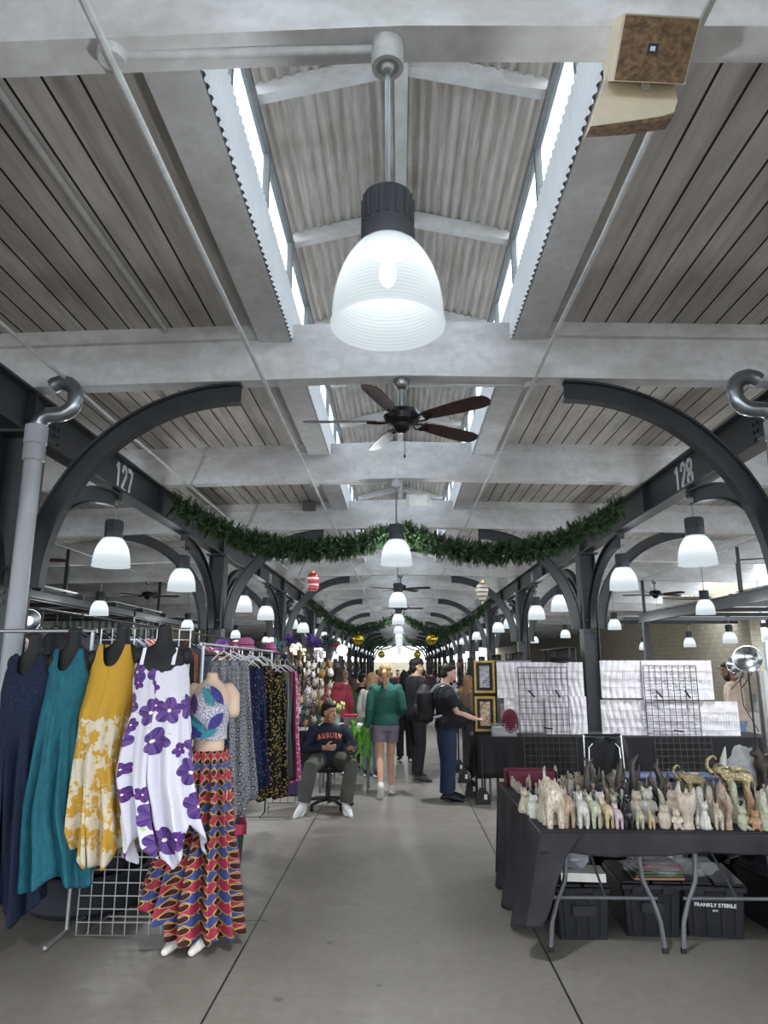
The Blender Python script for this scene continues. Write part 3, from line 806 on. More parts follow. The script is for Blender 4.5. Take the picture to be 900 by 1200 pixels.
def african_mat():
    t = NT('red and blue wax print'); s = t.sep(t.uv()); u = s[0]; v = s[1]
    tri = t.m_('ABSOLUTE', t.m_('SUBTRACT', t.m_('FRACT', t.m_('DIVIDE', u, .056)), .5))
    w = t.m_('FRACT', t.m_('DIVIDE', t.m_('ADD', v, t.m_('MULTIPLY', tri, .06)), .124))
    red = t.m_('LESS_THAN', w, .5)
    c = t.mix(red, lin('#3c4a80'), lin('#98304a'))
    ed = t.m_('LESS_THAN', t.m_('ABSOLUTE', t.m_('SUBTRACT', t.m_('FRACT', t.m_('MULTIPLY', w, 2.0)), .5)), .05)
    e2 = t.m_('GREATER_THAN', t.m_('ABSOLUTE', t.m_('SUBTRACT', t.m_('FRACT', t.m_('MULTIPLY', w, 2.0)), .5)), .455)
    c = t.mix(e2, c, lin('#b59a45'))
    cu = t.m_('MULTIPLY', t.m_('SUBTRACT', t.m_('FRACT', t.m_('DIVIDE', u, .056)), .5), .056)
    cv = t.m_('MULTIPLY', t.m_('SUBTRACT', t.m_('FRACT', t.m_('ADD', t.m_('DIVIDE', v, .062), .0)), .5), .062)
    d = t.m_('SQRT', t.m_('ADD', t.m_('MULTIPLY', cu, cu), t.m_('MULTIPLY', cv, cv)))
    c = t.mix(t.m_('LESS_THAN', d, .0195), c, lin('#b99d48')); c = t.mix(t.m_('LESS_THAN', d, .0165), c, lin('#3b1d22'))
    return t.fin(c, .7, 0, .2)
def greyprint():
    t = NT('grey patterned cotton'); s = t.sep(t.uv()); u, v = s[0], s[1]
    a = t.m_('SINE', t.m_('MULTIPLY', u, 110.0)); b = t.m_('SINE', t.m_('MULTIPLY', v, 90.0)); n = t.noise(t.uv(), 60, 3)
    p = t.m_('ADD', t.m_('MULTIPLY', a, b), t.m_('MULTIPLY', t.m_('SUBTRACT', n, .5), 2.0))
    c = t.mix(t.m_('GREATER_THAN', p, .25), lin('#85868c'), lin('#3e3f49')); c = t.mix(t.m_('GREATER_THAN', p, .8), c, lin('#c9c9cc')); return t.fin(c, .8, 0, .2)
def spots(name, a, b, c3=None, sc=26, th=.36):
    t = NT(name); v = t.voro(t.uv(), sc); n = t.noise(t.uv(), 5)
    c = t.mix(t.m_('LESS_THAN', v, th), lin(a), lin(b))
    if c3: c = t.mix(t.ramp(n, .45, .6), c, lin(c3))
    return t.fin(c, .8, 0, .2)
def stripes(name, cols, per=.16, wob=.02, horiz=False):
    t = NT(name); s = t.sep(t.uv()); n = t.noise(t.uv(), 12, 3)
    q = t.m_('FRACT', t.m_('DIVIDE', t.m_('ADD', s[1] if horiz else s[0], t.m_('MULTIPLY', n, wob)), per))
    r = t.n('ShaderNodeValToRGB'); r.color_ramp.interpolation = 'CONSTANT'; t.link(q, r.inputs[0])
    e = r.color_ramp.elements
    for i, h in enumerate(cols):
        el = e[i] if i < 2 else e.new(i/len(cols)); el.position = i/len(cols); el.color = lin(h)
    return t.fin(r.outputs[0], .8, 0, .2)
FORM = mat('black fabric bust form', '#17171a', .65, 0, .15, 8, .1)
GRIDM = mat('chromed grid wire', '#a9abac', .35, .8, .1)

def bust(name_l, x, y, zsh, hook_z, tilt=0.0, bulk=1.0):
    # zsh: height of the shoulder line
    t = thing('dress_form', name_l, 'dress form', (x, y, zsh), tilt, 'black dress forms on the grid')
    mb = MB()
    ring = lambda z, rx, ry, dy=0: ((0, dy, z), (rx*bulk, 0, 0), (0, ry*bulk, 0))
    mb.ell([ring(.105, .034, .034), ring(.10, .045, .045), ring(.05, .047, .05), ring(.015, .06, .055), ring(-.01, .10, .06), ring(-.035, .145, .065),
            ring(-.07, .162, .075), ring(-.12, .15, .09, -.01), ring(-.18, .115, .09, -.01), ring(-.28, .07, .06), ring(-.36, .06, .05)], 28)
    mb.build('bust', FORM, t, True)
    for s in (-1, 1):
        MB().sph((s*.155*bulk, 0, -.065), (.035, .045, .055)).build('arm_cap', FORM, t, True)
    h = hook_z-zsh
    MB().lathe([(.001, .135), (.035, .13), (.045, .115), (.045, .1), (.001, .1)], n=20).build('neck_cap', BLACKP, t, True)
    MB().tube([(0, 0, .12), (0, 0, h-.03), (.0, .02, h), (.0, .045, h+.012), (0, .07, h)], .004, 6).build('hanging_hook', CHROME, t, True)
    return t

# --- chromed grid panel standing at the end of the row
def wire_panel(name, label, x0, x1, y, z0, z1, cell, m, cat='grid panel', r=.0028, group=None, dy=0.0, frame=.005):
    t = thing(name, label, cat, ((x0+x1)/2, y, z0), 0, group); w = (x1-x0)/2; h = z1-z0
    mb = MB(); n = max(1, round((x1-x0)/cell))
    for i in range(1, n): X = -w+2*w*i/n; mb.bar((X, 0, 0), (X, dy, h), 2*r, 2*r, (0, 1, 0))
    k = max(1, round(h/cell))
    for i in range(1, k): mb.bar((-w, dy*i/k-.003, h*i/k), (w, dy*i/k-.003, h*i/k), 2*r, 2*r)
    mb.build('wire_mesh', m, t)
    mb = MB().tube([(-w, 0, 0), (-w, dy, h)], frame, 6).tube([(w, 0, 0), (w, dy, h)], frame, 6).tube([(-w, dy, h), (w, dy, h)], frame, 6).tube([(-w, 0, 0), (w, 0, 0)], frame, 6)
    mb.build('frame', m, t); return t
YG = 4.86
wire_panel('display_grid', 'chromed wire grid panel standing behind the yellow and white dresses', -2.06, -1.44, YG, .012, 1.93, .0762, GRIDM)
t = thing('panel_stand', 'low chromed grid foot on the floor behind the hanging dresses', 'grid panel', (-1.9, 5.0, 0))
MB().tube([(-.1, -.12, .012), (-.1, .5, .012)], .01, 8).tube([(.4, -.12, .012), (.4, .5, .012)], .01, 8).tube([(-.1, .2, .012), (.4, .2, .012)], .008, 8).build('foot_frame', GRIDM, t)
# hanging rail carrying the forms
def rail(label, a, b, posts, r=.014, m=GRIDM):
    t = thing('garment_rack', label, 'clothes rack', (a[0], a[1], 0)); a = Vector(a); b = Vector(b); o = Vector((a.x, a.y, 0))
    MB().tube([a-o, b-o], r, 10).build('rail', m, t, True)
    for p in posts:
        q = a+(b-a)*p-o; d = (b-a); d.z = 0; d.normalize(); w = Vector((-d.y, d.x, 0))
        MB().tube([Vector((q.x, q.y, .03)), q], r*.9, 10).build('upright', m, t, True)
        MB().tube([Vector((q.x, q.y, .03))-w*.28, Vector((q.x, q.y, .03))+w*.28], r*.9, 8).build('foot', m, t, True)
    return t
rail('chromed rack rail behind the black forms at the left', (-3.6, 4.88, 1.915), (-2.1, 4.88, 1.915), (0.02, .98))

# navy
zz_ = lambda px, py, Y: P(px, py, Y).z
def dress_top(base, peak, front, back, sp=.62, w=.2):
    # base: armhole height, peak: strap height, front: scoop height
    def f(a):
        c = abs(cos(a)); fr = sin(a) < 0
        if c > sp: q = min(1, (c-sp)/(1-sp)); q = q**.8; return peak+(base-peak)*q
        if c > sp-.2: return peak
        low = front if fr else back
        return low+(peak-low)*(c/(sp-.2))**3
    return f
NAVY, TEALM = navy_mat(), teal_mat()
def dress(name_l, tab, Y, hd, amps, m, form, top, hem=None, folds=9, ph=0.0, cat='dress'):
    rows = px_rows(tab, Y, hd, amps)
    x, zs = rows[0][1], rows[0][0]
    return rows
# navy dress
Yd = 4.56
rows = px_rows([(768, 14, 62), (790, 11, 62), (812, 6, 57), (843, 2, 49), (889, -6, 46), (964, -16, 46), (1025, -24, 46), (1060, -24, 44)], Yd, (.06, .16), [0, 0, 0, .003, .012, .022, .03, .034])
z0 = rows[0][0]
o = garment('dress', rows, Yd, NAVY, None, dress_top(z0-.16, z0+.01, z0-.12, z0-.05, .62, .42), lambda a: rows[-1][0]+.06*sin(3*a+1), 8, ph=1)
tag(o, 'long navy blue sleeveless dress hanging at the far left', 'dress')
bust('black dress form wearing the navy dress at the left edge', rows[0][1]+.01, Yd, z0+.012, 1.915, 0, .82)
# teal
rows = px_rows([(762, 61, 109), (785, 59, 106), (812, 55, 98), (843, 46, 92), (889, 38, 90), (945, 26, 88), (1002, 18, 101), (1030, 17, 104)], Yd+.04, (.06, .17), [0, 0, 0, .003, .012, .02, .026, .03])
z1 = rows[0][0]
o = garment('dress', rows, Yd+.04, TEALM, None, dress_top(z1-.16, z1+.01, z1-.13, z1-.05, .62, .42), lambda a, r=rows: r[-1][0]+.04*sin(4*a), 9, ph=.4)
tag(o, 'long teal blue sleeveless dress between the navy and the yellow one', 'dress')
bust('black dress form wearing the teal dress', rows[0][1]+.01, Yd+.04, z1+.012, 1.915, 0, .82)
# yellow
rows = px_rows([(757, 113, 163), (785, 110, 161), (812, 104, 156), (836, 93, 151), (889, 88, 142), (934, 86, 147), (975, 84, 150), (1000, 84, 151)], Yd+.08, (.07, .17), [0, 0, 0, .004, .012, .02, .026, .03])
z1 = rows[0][0]; zw = P(120, 838, Yd+.08).z
o = garment('dress', rows, Yd+.08, yellow_mat(zw), None, dress_top(z1-.17, z1+.01, z1-.13, z1-.05, .66, .46), lambda a, r=rows: r[-1][0]+.05*sin(3*a+2.4), 8, ph=2.0)
tag(o, 'yellow sleeveless dress with a yellow and white tie dyed skirt', 'dress')
bust('black dress form wearing the yellow dress', rows[0][1]+.03, Yd+.08, z1+.01, 1.93, 0, .86)
# white floral with straps
rows = px_rows([(777, 163, 216), (800, 160, 218), (826, 160, 219), (833, 154, 222), (870, 144, 224), (908, 138, 226), (950, 144, 232), (990, 150, 240), (1008, 155, 246)], Yd-.02, (.085, .17), [.002, .003, .002, .006, .014, .02, .026, .032, .036])
z1 = rows[0][0]
def hem(a, r=rows):
    d = 1-abs(((a+PI/2-.25+PI) % (PI/2))/(PI/4)-1)
    x = cos(a)
    return r[-1][0]+.17-.2*(1-d)**1.2+ (.04 if x > .6 else 0)
FLOR = floral_mat()
o = garment('dress', rows, Yd-.02, FLOR, None, None, hem, 8, ph=.7)
for s in (-1, 1):
    x = rows[0][1]+s*.1
    MB().bar((x, Yd-.105, z1-.01), (x+s*.0, Yd-.055, z1+.095), .022, .004, (0, -1, 0)).build('shoulder_strap', mat('white strap', '#e6e4ee', .7), o)
tag(o, 'white dress with big purple hibiscus flowers and a pointed handkerchief hem', 'dress')
bust('black dress form wearing the white and purple floral dress', rows[0][1]+.01, Yd-.02, z1+.11, 1.93, 0, .98)

# --- mannequin with halter top and wax print skirt
SKINM = mat('flesh toned mannequin plastic', '#cbb09a', .5, 0, .06)
YM = 4.74; mx = P(247, 830, YM).x
t = thing('mannequin', 'headless flesh coloured mannequin in a halter top and long red and blue skirt', 'mannequin', (mx, YM, 0))
zt = P(247, 788, YM).z
m = MB()
E = lambda z, rx, ry, dx=0, dy=0: ((dx, dy, z), (rx, 0, 0), (0, ry, 0))
m.ell([E(zt, .036, .036, .0), E(zt-.04, .038, .04), E(zt-.07, .075, .05), E(zt-.1, .12, .065), E(zt-.15, .125, .085, 0, -.01), E(zt-.24, .115, .1, 0, -.02), E(zt-.36, .095, .075), E(zt-.44, .098, .08), E(zt-.52, .1, .08), E(zt-.62, .1, .08), E(.8, .1, .08)], 28)
for s in (-1, 1):
    m.tube([(s*.115, 0, zt-.11), (s*.14, 0, zt-.15), (s*.15, .0, zt-.25)], [.045, .05, .042], 14, True, True)
    m.tube([(s*.07, 0, .9), (s*.075, 0, .5), (s*.08, 0, .1)], [.08, .055, .035], 12)
remesh(m, 'body', SKINM, t, .009, 2)
PORC = mat('white mannequin foot', '#d9d5cf', .35)
for s in (-1, 1):
    f = MB(); f.tube([(s*.08-.03, -.0, .10), (s*.08-.04, -.02, .05), (s*.08-.06, -.10, .035), (s*.08-.075, -.17, .025)], [.034, .036, .034, .022], 12, True, True); f.build('foot', PORC, t, True)
# halter: fitted shell + crossing leaf panels
HALT = NT('speckled halter cotton'); HALT = HALT.fin(HALT.mix(HALT.m_('LESS_THAN', HALT.voro(HALT.obj(), 110), .38), lin('#8c8c9c'), lin('#e4e2ea')), .7)
rw = [(zt-.05, 0, .065, .07, 0), (zt-.1, 0, .115, .1, 0), (zt-.16, 0, .138, .13, 0), (zt-.26, 0, .13, .138, 0), (zt-.36, 0, .11, .105, 0), (zt-.42, 0, .115, .108, .002)]
halter_top = lambda a: zt-.2+.13*(1-min(1, abs(cos(a))/.75)**1.6) if sin(a) < 0 else zt-.24
garment('halter_top', rw, 0, HALT, t, halter_top, lambda a: zt-.42, 6)
def leaf(m_, a, b, w, mt, y=-.115):
    a = Vector(a); b = Vector(b); d = b-a; nrm = Vector((-d.z, 0, d.x)).normalized(); L = []
    for s in (1, -1):
        rg = range(13) if s > 0 else range(11, 0, -1)
        for j in rg:
            q = j/12; c = a+d*q; L.append(c+nrm*s*w*sin(PI*q)**.8)
    def yy(p): return Vector((p.x, -.012-math.sqrt(max(.0, 1-(p.x/.14)**2))*(.128+.008), p.z))
    MB().prism([yy(p) for p in L], (0, .012, 0)).build('leaf_panel', mt, t)
TL = mat('teal leaf cloth', '#2c7a84', .7, 0, .25, 30); PL = mat('indigo leaf cloth', '#33307a', .7, 0, .3, 30); VL = mat('plum leaf cloth', '#4d3560', .7, 0, .3, 30)
leaf(m, (-.02, 0, zt-.09), (.055, 0, zt-.21), .026, TL); leaf(m, (.03, 0, zt-.08), (.105, 0, zt-.2), .024, PL); leaf(m, (-.085, 0, zt-.13), (-.07, 0, zt-.26), .026, VL)
leaf(m, (-.11, 0, zt-.27), (.02, 0, zt-.38), .024, TL); leaf(m, (.03, 0, zt-.36), (.105, 0, zt-.25), .03, PL); leaf(m, (-.1, 0, zt-.33), (-.02, 0, zt-.4), .026, PL); leaf(m, (-.02, 0, zt-.4), (.08, 0, zt-.35), .022, TL)
WAX = african_mat()
rows = px_rows([(878, 224, 264), (888, 223, 265), (912, 219, 267), (964, 205, 271), (1021, 178, 276), (1060, 162, 279), (1112, 156, 282)], YM, (.1, .2), [.004, .006, .012, .02, .03, .036, .04])
rows = [(a, b-mx, max(c, .122), max(d, .12), e) for a, b, c, d, e in rows]
garment('skirt', rows, 0, WAX, t, None, lambda a, r=rows: .075+ (.10 if cos(a) < -.75 else 0)+.13*max(0, -cos(a))**2+(.1 if -.75 < cos(a) < -.25 and sin(a) < 0 else 0)*.9, 13, n=180, nz=60, ph=.3)

# --- skirts and dresses along the next rack (rail running away from the camera)
rail('chromed rack rail carrying the grey and leopard skirts', (-1.5, 5.35, 1.84), (-1.5, 8.4, 1.84), (.02, .98))
GP, LEO = greyprint(), spots('gold leopard print', '#16130f', '#a08a55', None, 48, .33)
DN = spots('dark navy star print', '#1b2140', '#8a8fb0', None, 40, .18); MUL = stripes('green grey striped cloth', ['#3e4a48', '#6d7a77', '#2b3436', '#8a8f8a', '#49584f'], .11)
PINKM = spots('pink paisley print', '#c5588b', '#e9c4d4', None, 34, .4); MAR = stripes('maroon striped cloth', ['#56203a', '#7d3b52', '#2b2a33'], .1)
CLIP = mat('clear hanger plastic', '#d3d6d8', .2, 0, .05)
def hanger(t, w, z, m=CLIP):
    MB().tube([(-w, 0, z-.09), (-w*.5, 0, z-.04), (0, 0, z-.01), (w*.5, 0, z-.04), (w, 0, z-.09), (-w, 0, z-.09)], .006, 6).tube([(0, 0, z-.01), (0, 0, z+.03), (.02, 0, z+.055), (.035, 0, z+.03)], .003, 6).build('hanger', m, t)
def hung(label, px_top, Y, hw0, hw1, ztop, zbot, m, folds=7, amp=.025, shift=0.0, cat='skirt', xr=None):
    x = xr if xr is not None else P(px_top, 800, Y).x
    rows = [(ztop, 0, hw0, .035, .004), (ztop-.1, shift*.1, hw0*1.04, .05, amp*.4), ((ztop+zbot)/2, shift*.5, (hw0+hw1)/2, .08, amp), (zbot, shift, hw1, .11, amp*1.3)]
    t = thing(cat.replace(' ', '_'), label, cat, (x, Y, 0), 0, 'clothes on the middle rack')
    garment('cloth', rows, 0, m, t, None, lambda a: zbot+.03*sin(3*a+folds), folds, n=72, nz=20, ph=x*9)
    hanger(t, hw0*.9, ztop+.08); return t
hung('long grey patterned skirt with black dots, nearest on its rack', 262, 5.55, .11, .14, 1.72, .58, GP, 8, .02, .06, xr=-1.375)
hung('dark grey patterned skirt just behind the long grey dotted one', 262, 5.8, .12, .15, 1.72, .66, GP, 8, .02, .08, xr=-1.36)
hung('dark navy skirt with pale star specks on the rack', 290, 6.15, .13, .15, 1.66, .72, DN, 7, .02, .06, xr=-1.31)
hung('black and gold leopard print dress on the rack', 295, 6.55, .2, .17, 1.68, .55, LEO, 7, .02, .06, 'dress', xr=-1.38)
hung('gold speckled leopard skirt hanging behind the leopard dress', 300, 6.95, .18, .17, 1.62, .5, LEO, 7, .02, .06, xr=-1.3)
hung('green and grey striped wrap skirt on the rack', 310, 7.3, .15, .15, 1.62, .62, MUL, 7, .02, .05, xr=-1.28)
hung('maroon striped skirt beside the green grey one', 316, 7.6, .15, .15, 1.62, .55, MAR, 7, .02, .04, xr=-1.27)
hung('pink paisley skirt at the far end of the rack', 322, 7.9, .13, .13, 1.62, .5, PINKM, 7, .02, .06, xr=-1.27)
for i in range(7):
    y = 6.3+i*.24
    t = thing('clothes_hanger', 'empty clear plastic hanger on the middle rack rail', 'hanger', (-1.5+.02*(i % 2), y, 1.79), R(35+10*(i % 3)), 'empty clear hangers')
    MB().tube([(-.17, 0, -.13), (-.1, 0, -.06), (0, 0, -.01), (.1, 0, -.06), (.17, 0, -.13), (-.17, 0, -.13)], .007, 6).build('hanger_body', CLIP, t)
    MB().tube([(0, 0, -.01), (0, 0, .03), (.015, 0, .05), (.03, 0, .03)], .003, 6).build('hook', CHROME, t)
# second mannequin in leopard leggings
YM2 = 7.0; x2 = -1.62
t = thing('mannequin', 'pale headless mannequin in leopard leggings half hidden behind the skirts', 'mannequin', (x2, YM2, 0))
m = MB(); m.ell([E(1.5, .04, .04), E(1.46, .05, .045), E(1.42, .13, .06), E(1.3, .15, .09), E(1.1, .11, .08), E(.95, .14, .1), (((0, 0, .85)), (.15, 0, 0), (0, .1, 0))], 20)
for s in (-1, 1):
    m.tube([(s*.15, 0, 1.4), (s*.19, 0, 1.15), (s*.2, -.05, .95)], [.045, .04, .03], 10, True, True)
    m.tube([(s*.08, 0, .88), (s*.08, 0, .5), (s*.08, 0, .08)], [.08, .06, .04], 10); m.tube([(s*.08, 0, .06), (s*.09, -.15, .03)], [.04, .03], 10, True, True)
remesh(m, 'body', mat('pale mannequin', '#cdbfae', .5), t, .014, 2)
m = MB()
for s in (-1, 1): m.tube([(s*.08, 0, .9), (s*.08, 0, .5), (s*.08, 0, .12)], [.1, .075, .055], 14)
m.build('leggings', mat('dark gold leggings', '#4b4128', .8, 0, .7, 45), t, True)
# the bin with a pink red rim beside the skirt
o = thing('storage_bin', 'dark green bin with a pink red rim behind the long wax print skirt', 'bin', (-1.42, 5.75, 0), R(15))
MB().loft([[Vector((x*k, y*k, z)) for x, y in ((-.2, -.3), (.2, -.3), (.2, .3), (-.2, .3))] for z, k in ((0, .82), (.5, 1))]).build('bin_body', mat('dark green plastic', '#28352f', .5), o)
MB().box(-.215, .215, -.315, -.285, .47, .54).box(-.215, .215, .285, .315, .47, .54).box(-.215, -.185, -.315, .315, .47, .54).box(.185, .215, -.315, .315, .47, .54).build('rim', mat('pink red plastic', '#b2304f', .45), o)
# dark round tub
t = thing('storage_tub', 'low dark round tub with brown cloth on the floor behind the wire grid', 'tub', (-2.28, 5.5, 0))
MB().lathe([(.001, 0), (.36, 0), (.42, .05), (.44, .26), (.41, .27), (.39, .06), (.001, .05)], n=36).build('tub_body', mat('charcoal soft tub', '#23252d', .8, 0, .2, 7, .2), t, True)
for i in range(6):
    MB().sph((rnd.uniform(-.2, .2), rnd.uniform(-.2, .2), .23+.03*i*.3), (.15, .12, .07), 12, 8).build('folded_cloth', mat('brown cloth %d' % (i % 3), ['#4a2f2a', '#2d2a30', '#5b4636'][i % 3], .9, 0, .4, 14), t, True)

# --- autumn coloured halter dress on a form
AUT = stripes('orange brown striped dress cloth', ['#c27a1f', '#8e4338', '#56524a', '#d28a26', '#7c3a33', '#3f4a48'], .21, .01)
Ya = 9.0
rows = px_rows([(784, 324, 345), (800, 322, 346), (808, 324, 345), (830, 322, 346), (868, 329, 348)], Ya, (.1, .12), [0, 0, .003, .014, .024])
za = rows[0][0]
o = garment('dress', rows, Ya, AUT, None, lambda a: za-.04-.10*(1-min(1, abs(cos(a))/.5)) if sin(a) < 0 else za-.16, None, 7); tag(o, 'orange, brown and grey striped halter dress on a form before the trinket stall', 'dress')
b = bust('black dress form wearing the orange striped dress', rows[1][1], Ya, za+.05, 1.9, 0, 1.15)
wire_panel('display_grid', 'black wire grid panel low behind the orange striped dress', P(312, 900, 9.2).x, P(347, 900, 9.2).x, 9.2, .02, 1.93, .1, DKCHROME)
# --- racks of clothes in the outer left aisle
cl = ['#3a3d46', '#5a2f35', '#2b2e33', '#6f6660', '#44505c', '#7a4650', '#23252b', '#8a8078', '#384a3e', '#9a5a3c', '#59606a', '#31303c']
for ri, (ya, yb, x, n) in enumerate(((6.0, 12.5, -3.0, 26), (6.6, 15.0, -4.4, 28), (7.5, 17.5, -5.7, 28))):
    rail('long clothes rack in the left aisle, %s the grid' % ('first behind', 'second behind', 'third behind')[ri].replace('the grid', ''), (x, ya-.2, 2.14), (x, yb+.2, 2.14), (.01, .5, .99), m=DKCHROME)
    lab = 'dark hanging garment crowded on the %s long rack of the left aisle' % ('first', 'second', 'third')[ri]
    for i in range(n):
        y = ya+(yb-ya)*(i+.5)/n; hw = rnd.uniform(.17, .24); zb = rnd.uniform(.55, .95); h = rnd.choice(cl)
        t = thing('hanging_garment', lab, 'garment', (x, y, 0), R(rnd.uniform(-14, 14)), 'garments on the %s left rack' % ('first', 'second', 'third')[ri])
        rows = [(1.99, 0, .03, .02, 0), (1.97, 0, .06, .03, 0), (1.93, 0, hw*.9, .04, .002), (1.77, 0, hw, .05, .008), (zb, 0, hw*1.05, .06, .02)]
        garment('cloth', rows, 0, mat('garment cloth %s' % h, h, .85, 0, .35, 12), t, None, None, 6, n=28, nz=7, ph=i)
        MB().tube([(-hw*.8, 0, 1.93), (0, 0, 2.02), (hw*.8, 0, 1.93)], .007, 5).tube([(0, 0, 2.02), (0, 0, 2.16)], .004, 5).build('hanger', DKCHROME, t)
# ================================================================== RIGHT SIDE: FIGURINE TABLES
TZ, TX0, TX1, TY0, TY1 = .72, .84, 3.2, 4.47, 6.28
GREYT = mat('grey table leg steel', '#63666b', .4, .4, .1)
for i in range(3):
    x0 = .86+.79*i; x1 = x0+.76; cx = (x0+x1)/2
    t = thing('folding_table', 'folding table with curved grey legs, %s' % ('left one with the white paper stack below', 'middle one with the clear bag below', 'right one at the frame edge')[i], 'table', (cx, 5.37, 0), 0, 'folding tables under the figurines')
    MB().box(-.38, .38, -.88, .88, TZ-.045, TZ-.006, .01).build('tabletop', mat('grey moulded top', '#6f7276', .6), t)
    for ye in (-.68, .68):
        for s in (-1, 1):
            q = .8 if ye < 0 else -.8
            pts = [(s*.22, ye+q*.0, TZ-.05), (s*.225, ye, TZ-.22), (s*.235, ye, TZ-.32), (s*.29, ye, TZ-.44), (s*.325, ye, TZ-.55), (s*.34, ye, .02)]
            if i == 0 or True: pts = [(x, y, z) for x, y, z in pts]
            MB().tube(pts, .0145, 12).build('leg', GREYT, t, True)
            MB().lathe([(.001, 0), (.018, 0), (.018, .03), (.001, .03)], (s*.34, ye, 0), 12).build('leg_cap', BLACKP, t)
        MB().tube([(-.318, ye, .30), (.318, ye, .30)], .011, 8).build('crossbar', GREYT, t)
        MB().tube([(0, ye*.15, TZ-.06), (-.0, ye*.6, TZ-.25), (0, ye, .31)], .008, 8).build('brace', GREYT, t)
        MB().tube([(-.22, ye, TZ-.07), (.22, ye, TZ-.07)], .011, 8).build('top_bar', GREYT, t)
def cloth_mesh():
    # top sheet plus drapes: long on the left side, short on the front
    mb = MB(); nx, ny = 90, 50
    X = lambda i: TX0-.015+(TX1-TX0)*i/nx
    Yv = lambda j: TY0-.02+(TY1-TY0+.02)*j/ny
    top = [[Vector((X(i), Yv(j), TZ+.001)) for i in range(nx+1)] for j in range(ny+1)]
    mb.loft(top, cap=False, closed=False)
    fr = []
    for k in range(9):
        q = k/8; row = []
        for i in range(nx+1):
            x = X(i); L = .115+.012*sin(x*6)
            w = .012*q*sin(x*17)+.006*q*sin(x*41+1)
            row.append(Vector((x-.02*q*(i == 0), TY0-.022-.012*q-w-.006, TZ-L*q)))
        fr.append(row)
    mb.loft(fr, cap=False, closed=False)
    sd = []
    for k in range(25):
        q = k/24; row = []
        for j in range(-6, ny+1):
            yy = max(0, j); jj = j/ny
            # drape bottom rises towards the front corner, folds swing out
            zb = .015+max(0, .20*(1-yy/ny*3.0)) if True else 0
            f = (.035+.05*(1-jj))*q*sin(jj*24+.6)+.018*q*sin(jj*55+2)
            y = Yv(yy)+(-.0 if j >= 0 else 0)
            x = TX0-.02-.03*q-f*.8-.02*q
            if j < 0:       # the cloth turns the front corner
                a = -j/6; x = TX0-.02+a*.26*(.4+.6*(1-q))*(1)-.05*q*(1-a); y = TY0-.034-.05*q*sin(a*PI)
                zb2 = .21-.02*a+(.38*a**1.5)
                row.append(Vector((x, y-.01*q, TZ-(TZ-zb2)*q))); continue
            if j == 0: zb = .21
            row.append(Vector((x, y, TZ-(TZ-zb)*q)))
        sd.append(row)
    mb.loft(sd, cap=False, closed=False)
    return mb
CB = NT('charcoal black table cloth'); CBO = CB.obj(); CBO2 = CB.noise(CBO, 3, 4); CB.bump(CB.noise(CBO, 300, 2), .15, .001)
CB = CB.fin(CB.mix(CB.ramp(CBO2, .3, .7), lin('#232124'), lin('#37343a')), .85, 0, .25)
o = cloth_mesh().build('tablecloth', CB, None, True); tag(o, 'black cloth over the figurine tables draping to the floor at the left', 'tablecloth')
so = o.modifiers.new('t', 'SOLIDIFY'); so.thickness = .003; so.offset = 1
# ---- totes
TOTE = mat('black tote plastic', '#1b1c20', .38, 0, .15, 5)
def tote(label, x, y, w, d, h, rz=0.0, writing=False):
    t = thing('storage_tote', label, 'tote', (x, y, 0), rz, 'black totes under the figurine tables')
    mb = MB(); r = lambda k, z: [Vector((a*w/2*k, b*d/2*k, z)) for a, b in ((-.94, -1), (.94, -1), (1, -.94), (1, .94), (.94, 1), (-.94, 1), (-1, .94), (-1, -.94))]
    mb.loft([r(.86, 0), r(.96, h-.05)]); mb.build('tote_body', TOTE, t)
    for a in (-.7, -.25, .25, .7):
        MB().bar((a*w/2*.88, -d/2*.875-.004, .02), (a*w/2*.95, -d/2*.945-.004, h-.07), .018, .012, (0, -1, 0)).build('rib', TOTE, t)
    MB().loft([r(1.0, h-.055), r(1.03, h-.05), r(1.03, h-.025), r(1.0, h-.02)]).build('rim', TOTE, t)
    for s in (-1, 1):
        l = MB().box(min(s*.01, s*w/2*.97), max(s*.01, s*w/2*.97), -d/2*.96, d/2*.96, h-.02, h-.004, .004)
        l.build('lid_flap', TOTE, t)
        MB().box(s*w*.25-.03, s*w*.25+.03, -d/2*1.06, -d/2*1.02, h-.07, h-.03).build('latch', TOTE, t)
    if not writing: MB().box(-.07, .07, -d/2*.97-.01, -d/2*.93-.01, h*.45, h*.62).build('label_plate', TOTE, t)
    if writing:
        wm = mat('white lettering', '#d7dade', .6)
        M = Matrix.Translation((.0, -d/2*.935-.018, h*.6)) @ Matrix.Rotation(R(90-3), 4, 'X')
        text_mesh('FRANKLY STERILE', .03, 'printed_label', wm, t, M, .001, 1.05, .0006)
        text_mesh('BOX', .016, 'printed_label', wm, t, Matrix.Translation((.0, -d/2*.93-.014, h*.5)) @ Matrix.Rotation(R(90-3), 4, 'X'), .001)
    return t
a = P(688, 1108, 4.82); tote('black tote under the left table with white paper and a grey bag on top', a.x, 5.1, .35, .5, .33)
tote('black tote under the middle table with a clear bag of flat goods on top', P(772, 1108, 4.9).x, 5.17, .38, .52, .335, R(-3))
tote('black tote with small white lettering under the right table', P(852, 1108, 4.88).x, 5.16, .39, .52, .33, R(-9), True)
tote('black tote mostly outside the right edge of the picture', P(930, 1108, 4.9).x+.1, 5.15, .38, .52, .34, R(6))
tote('black tote set farther back between the left and middle ones', P(725, 1080, 5.7).x, 5.95, .4, .5, .34, R(4))
tote('black tote farther back behind the lettered one', P(850, 1080, 5.7).x, 5.95, .42, .5, .36, R(-4))
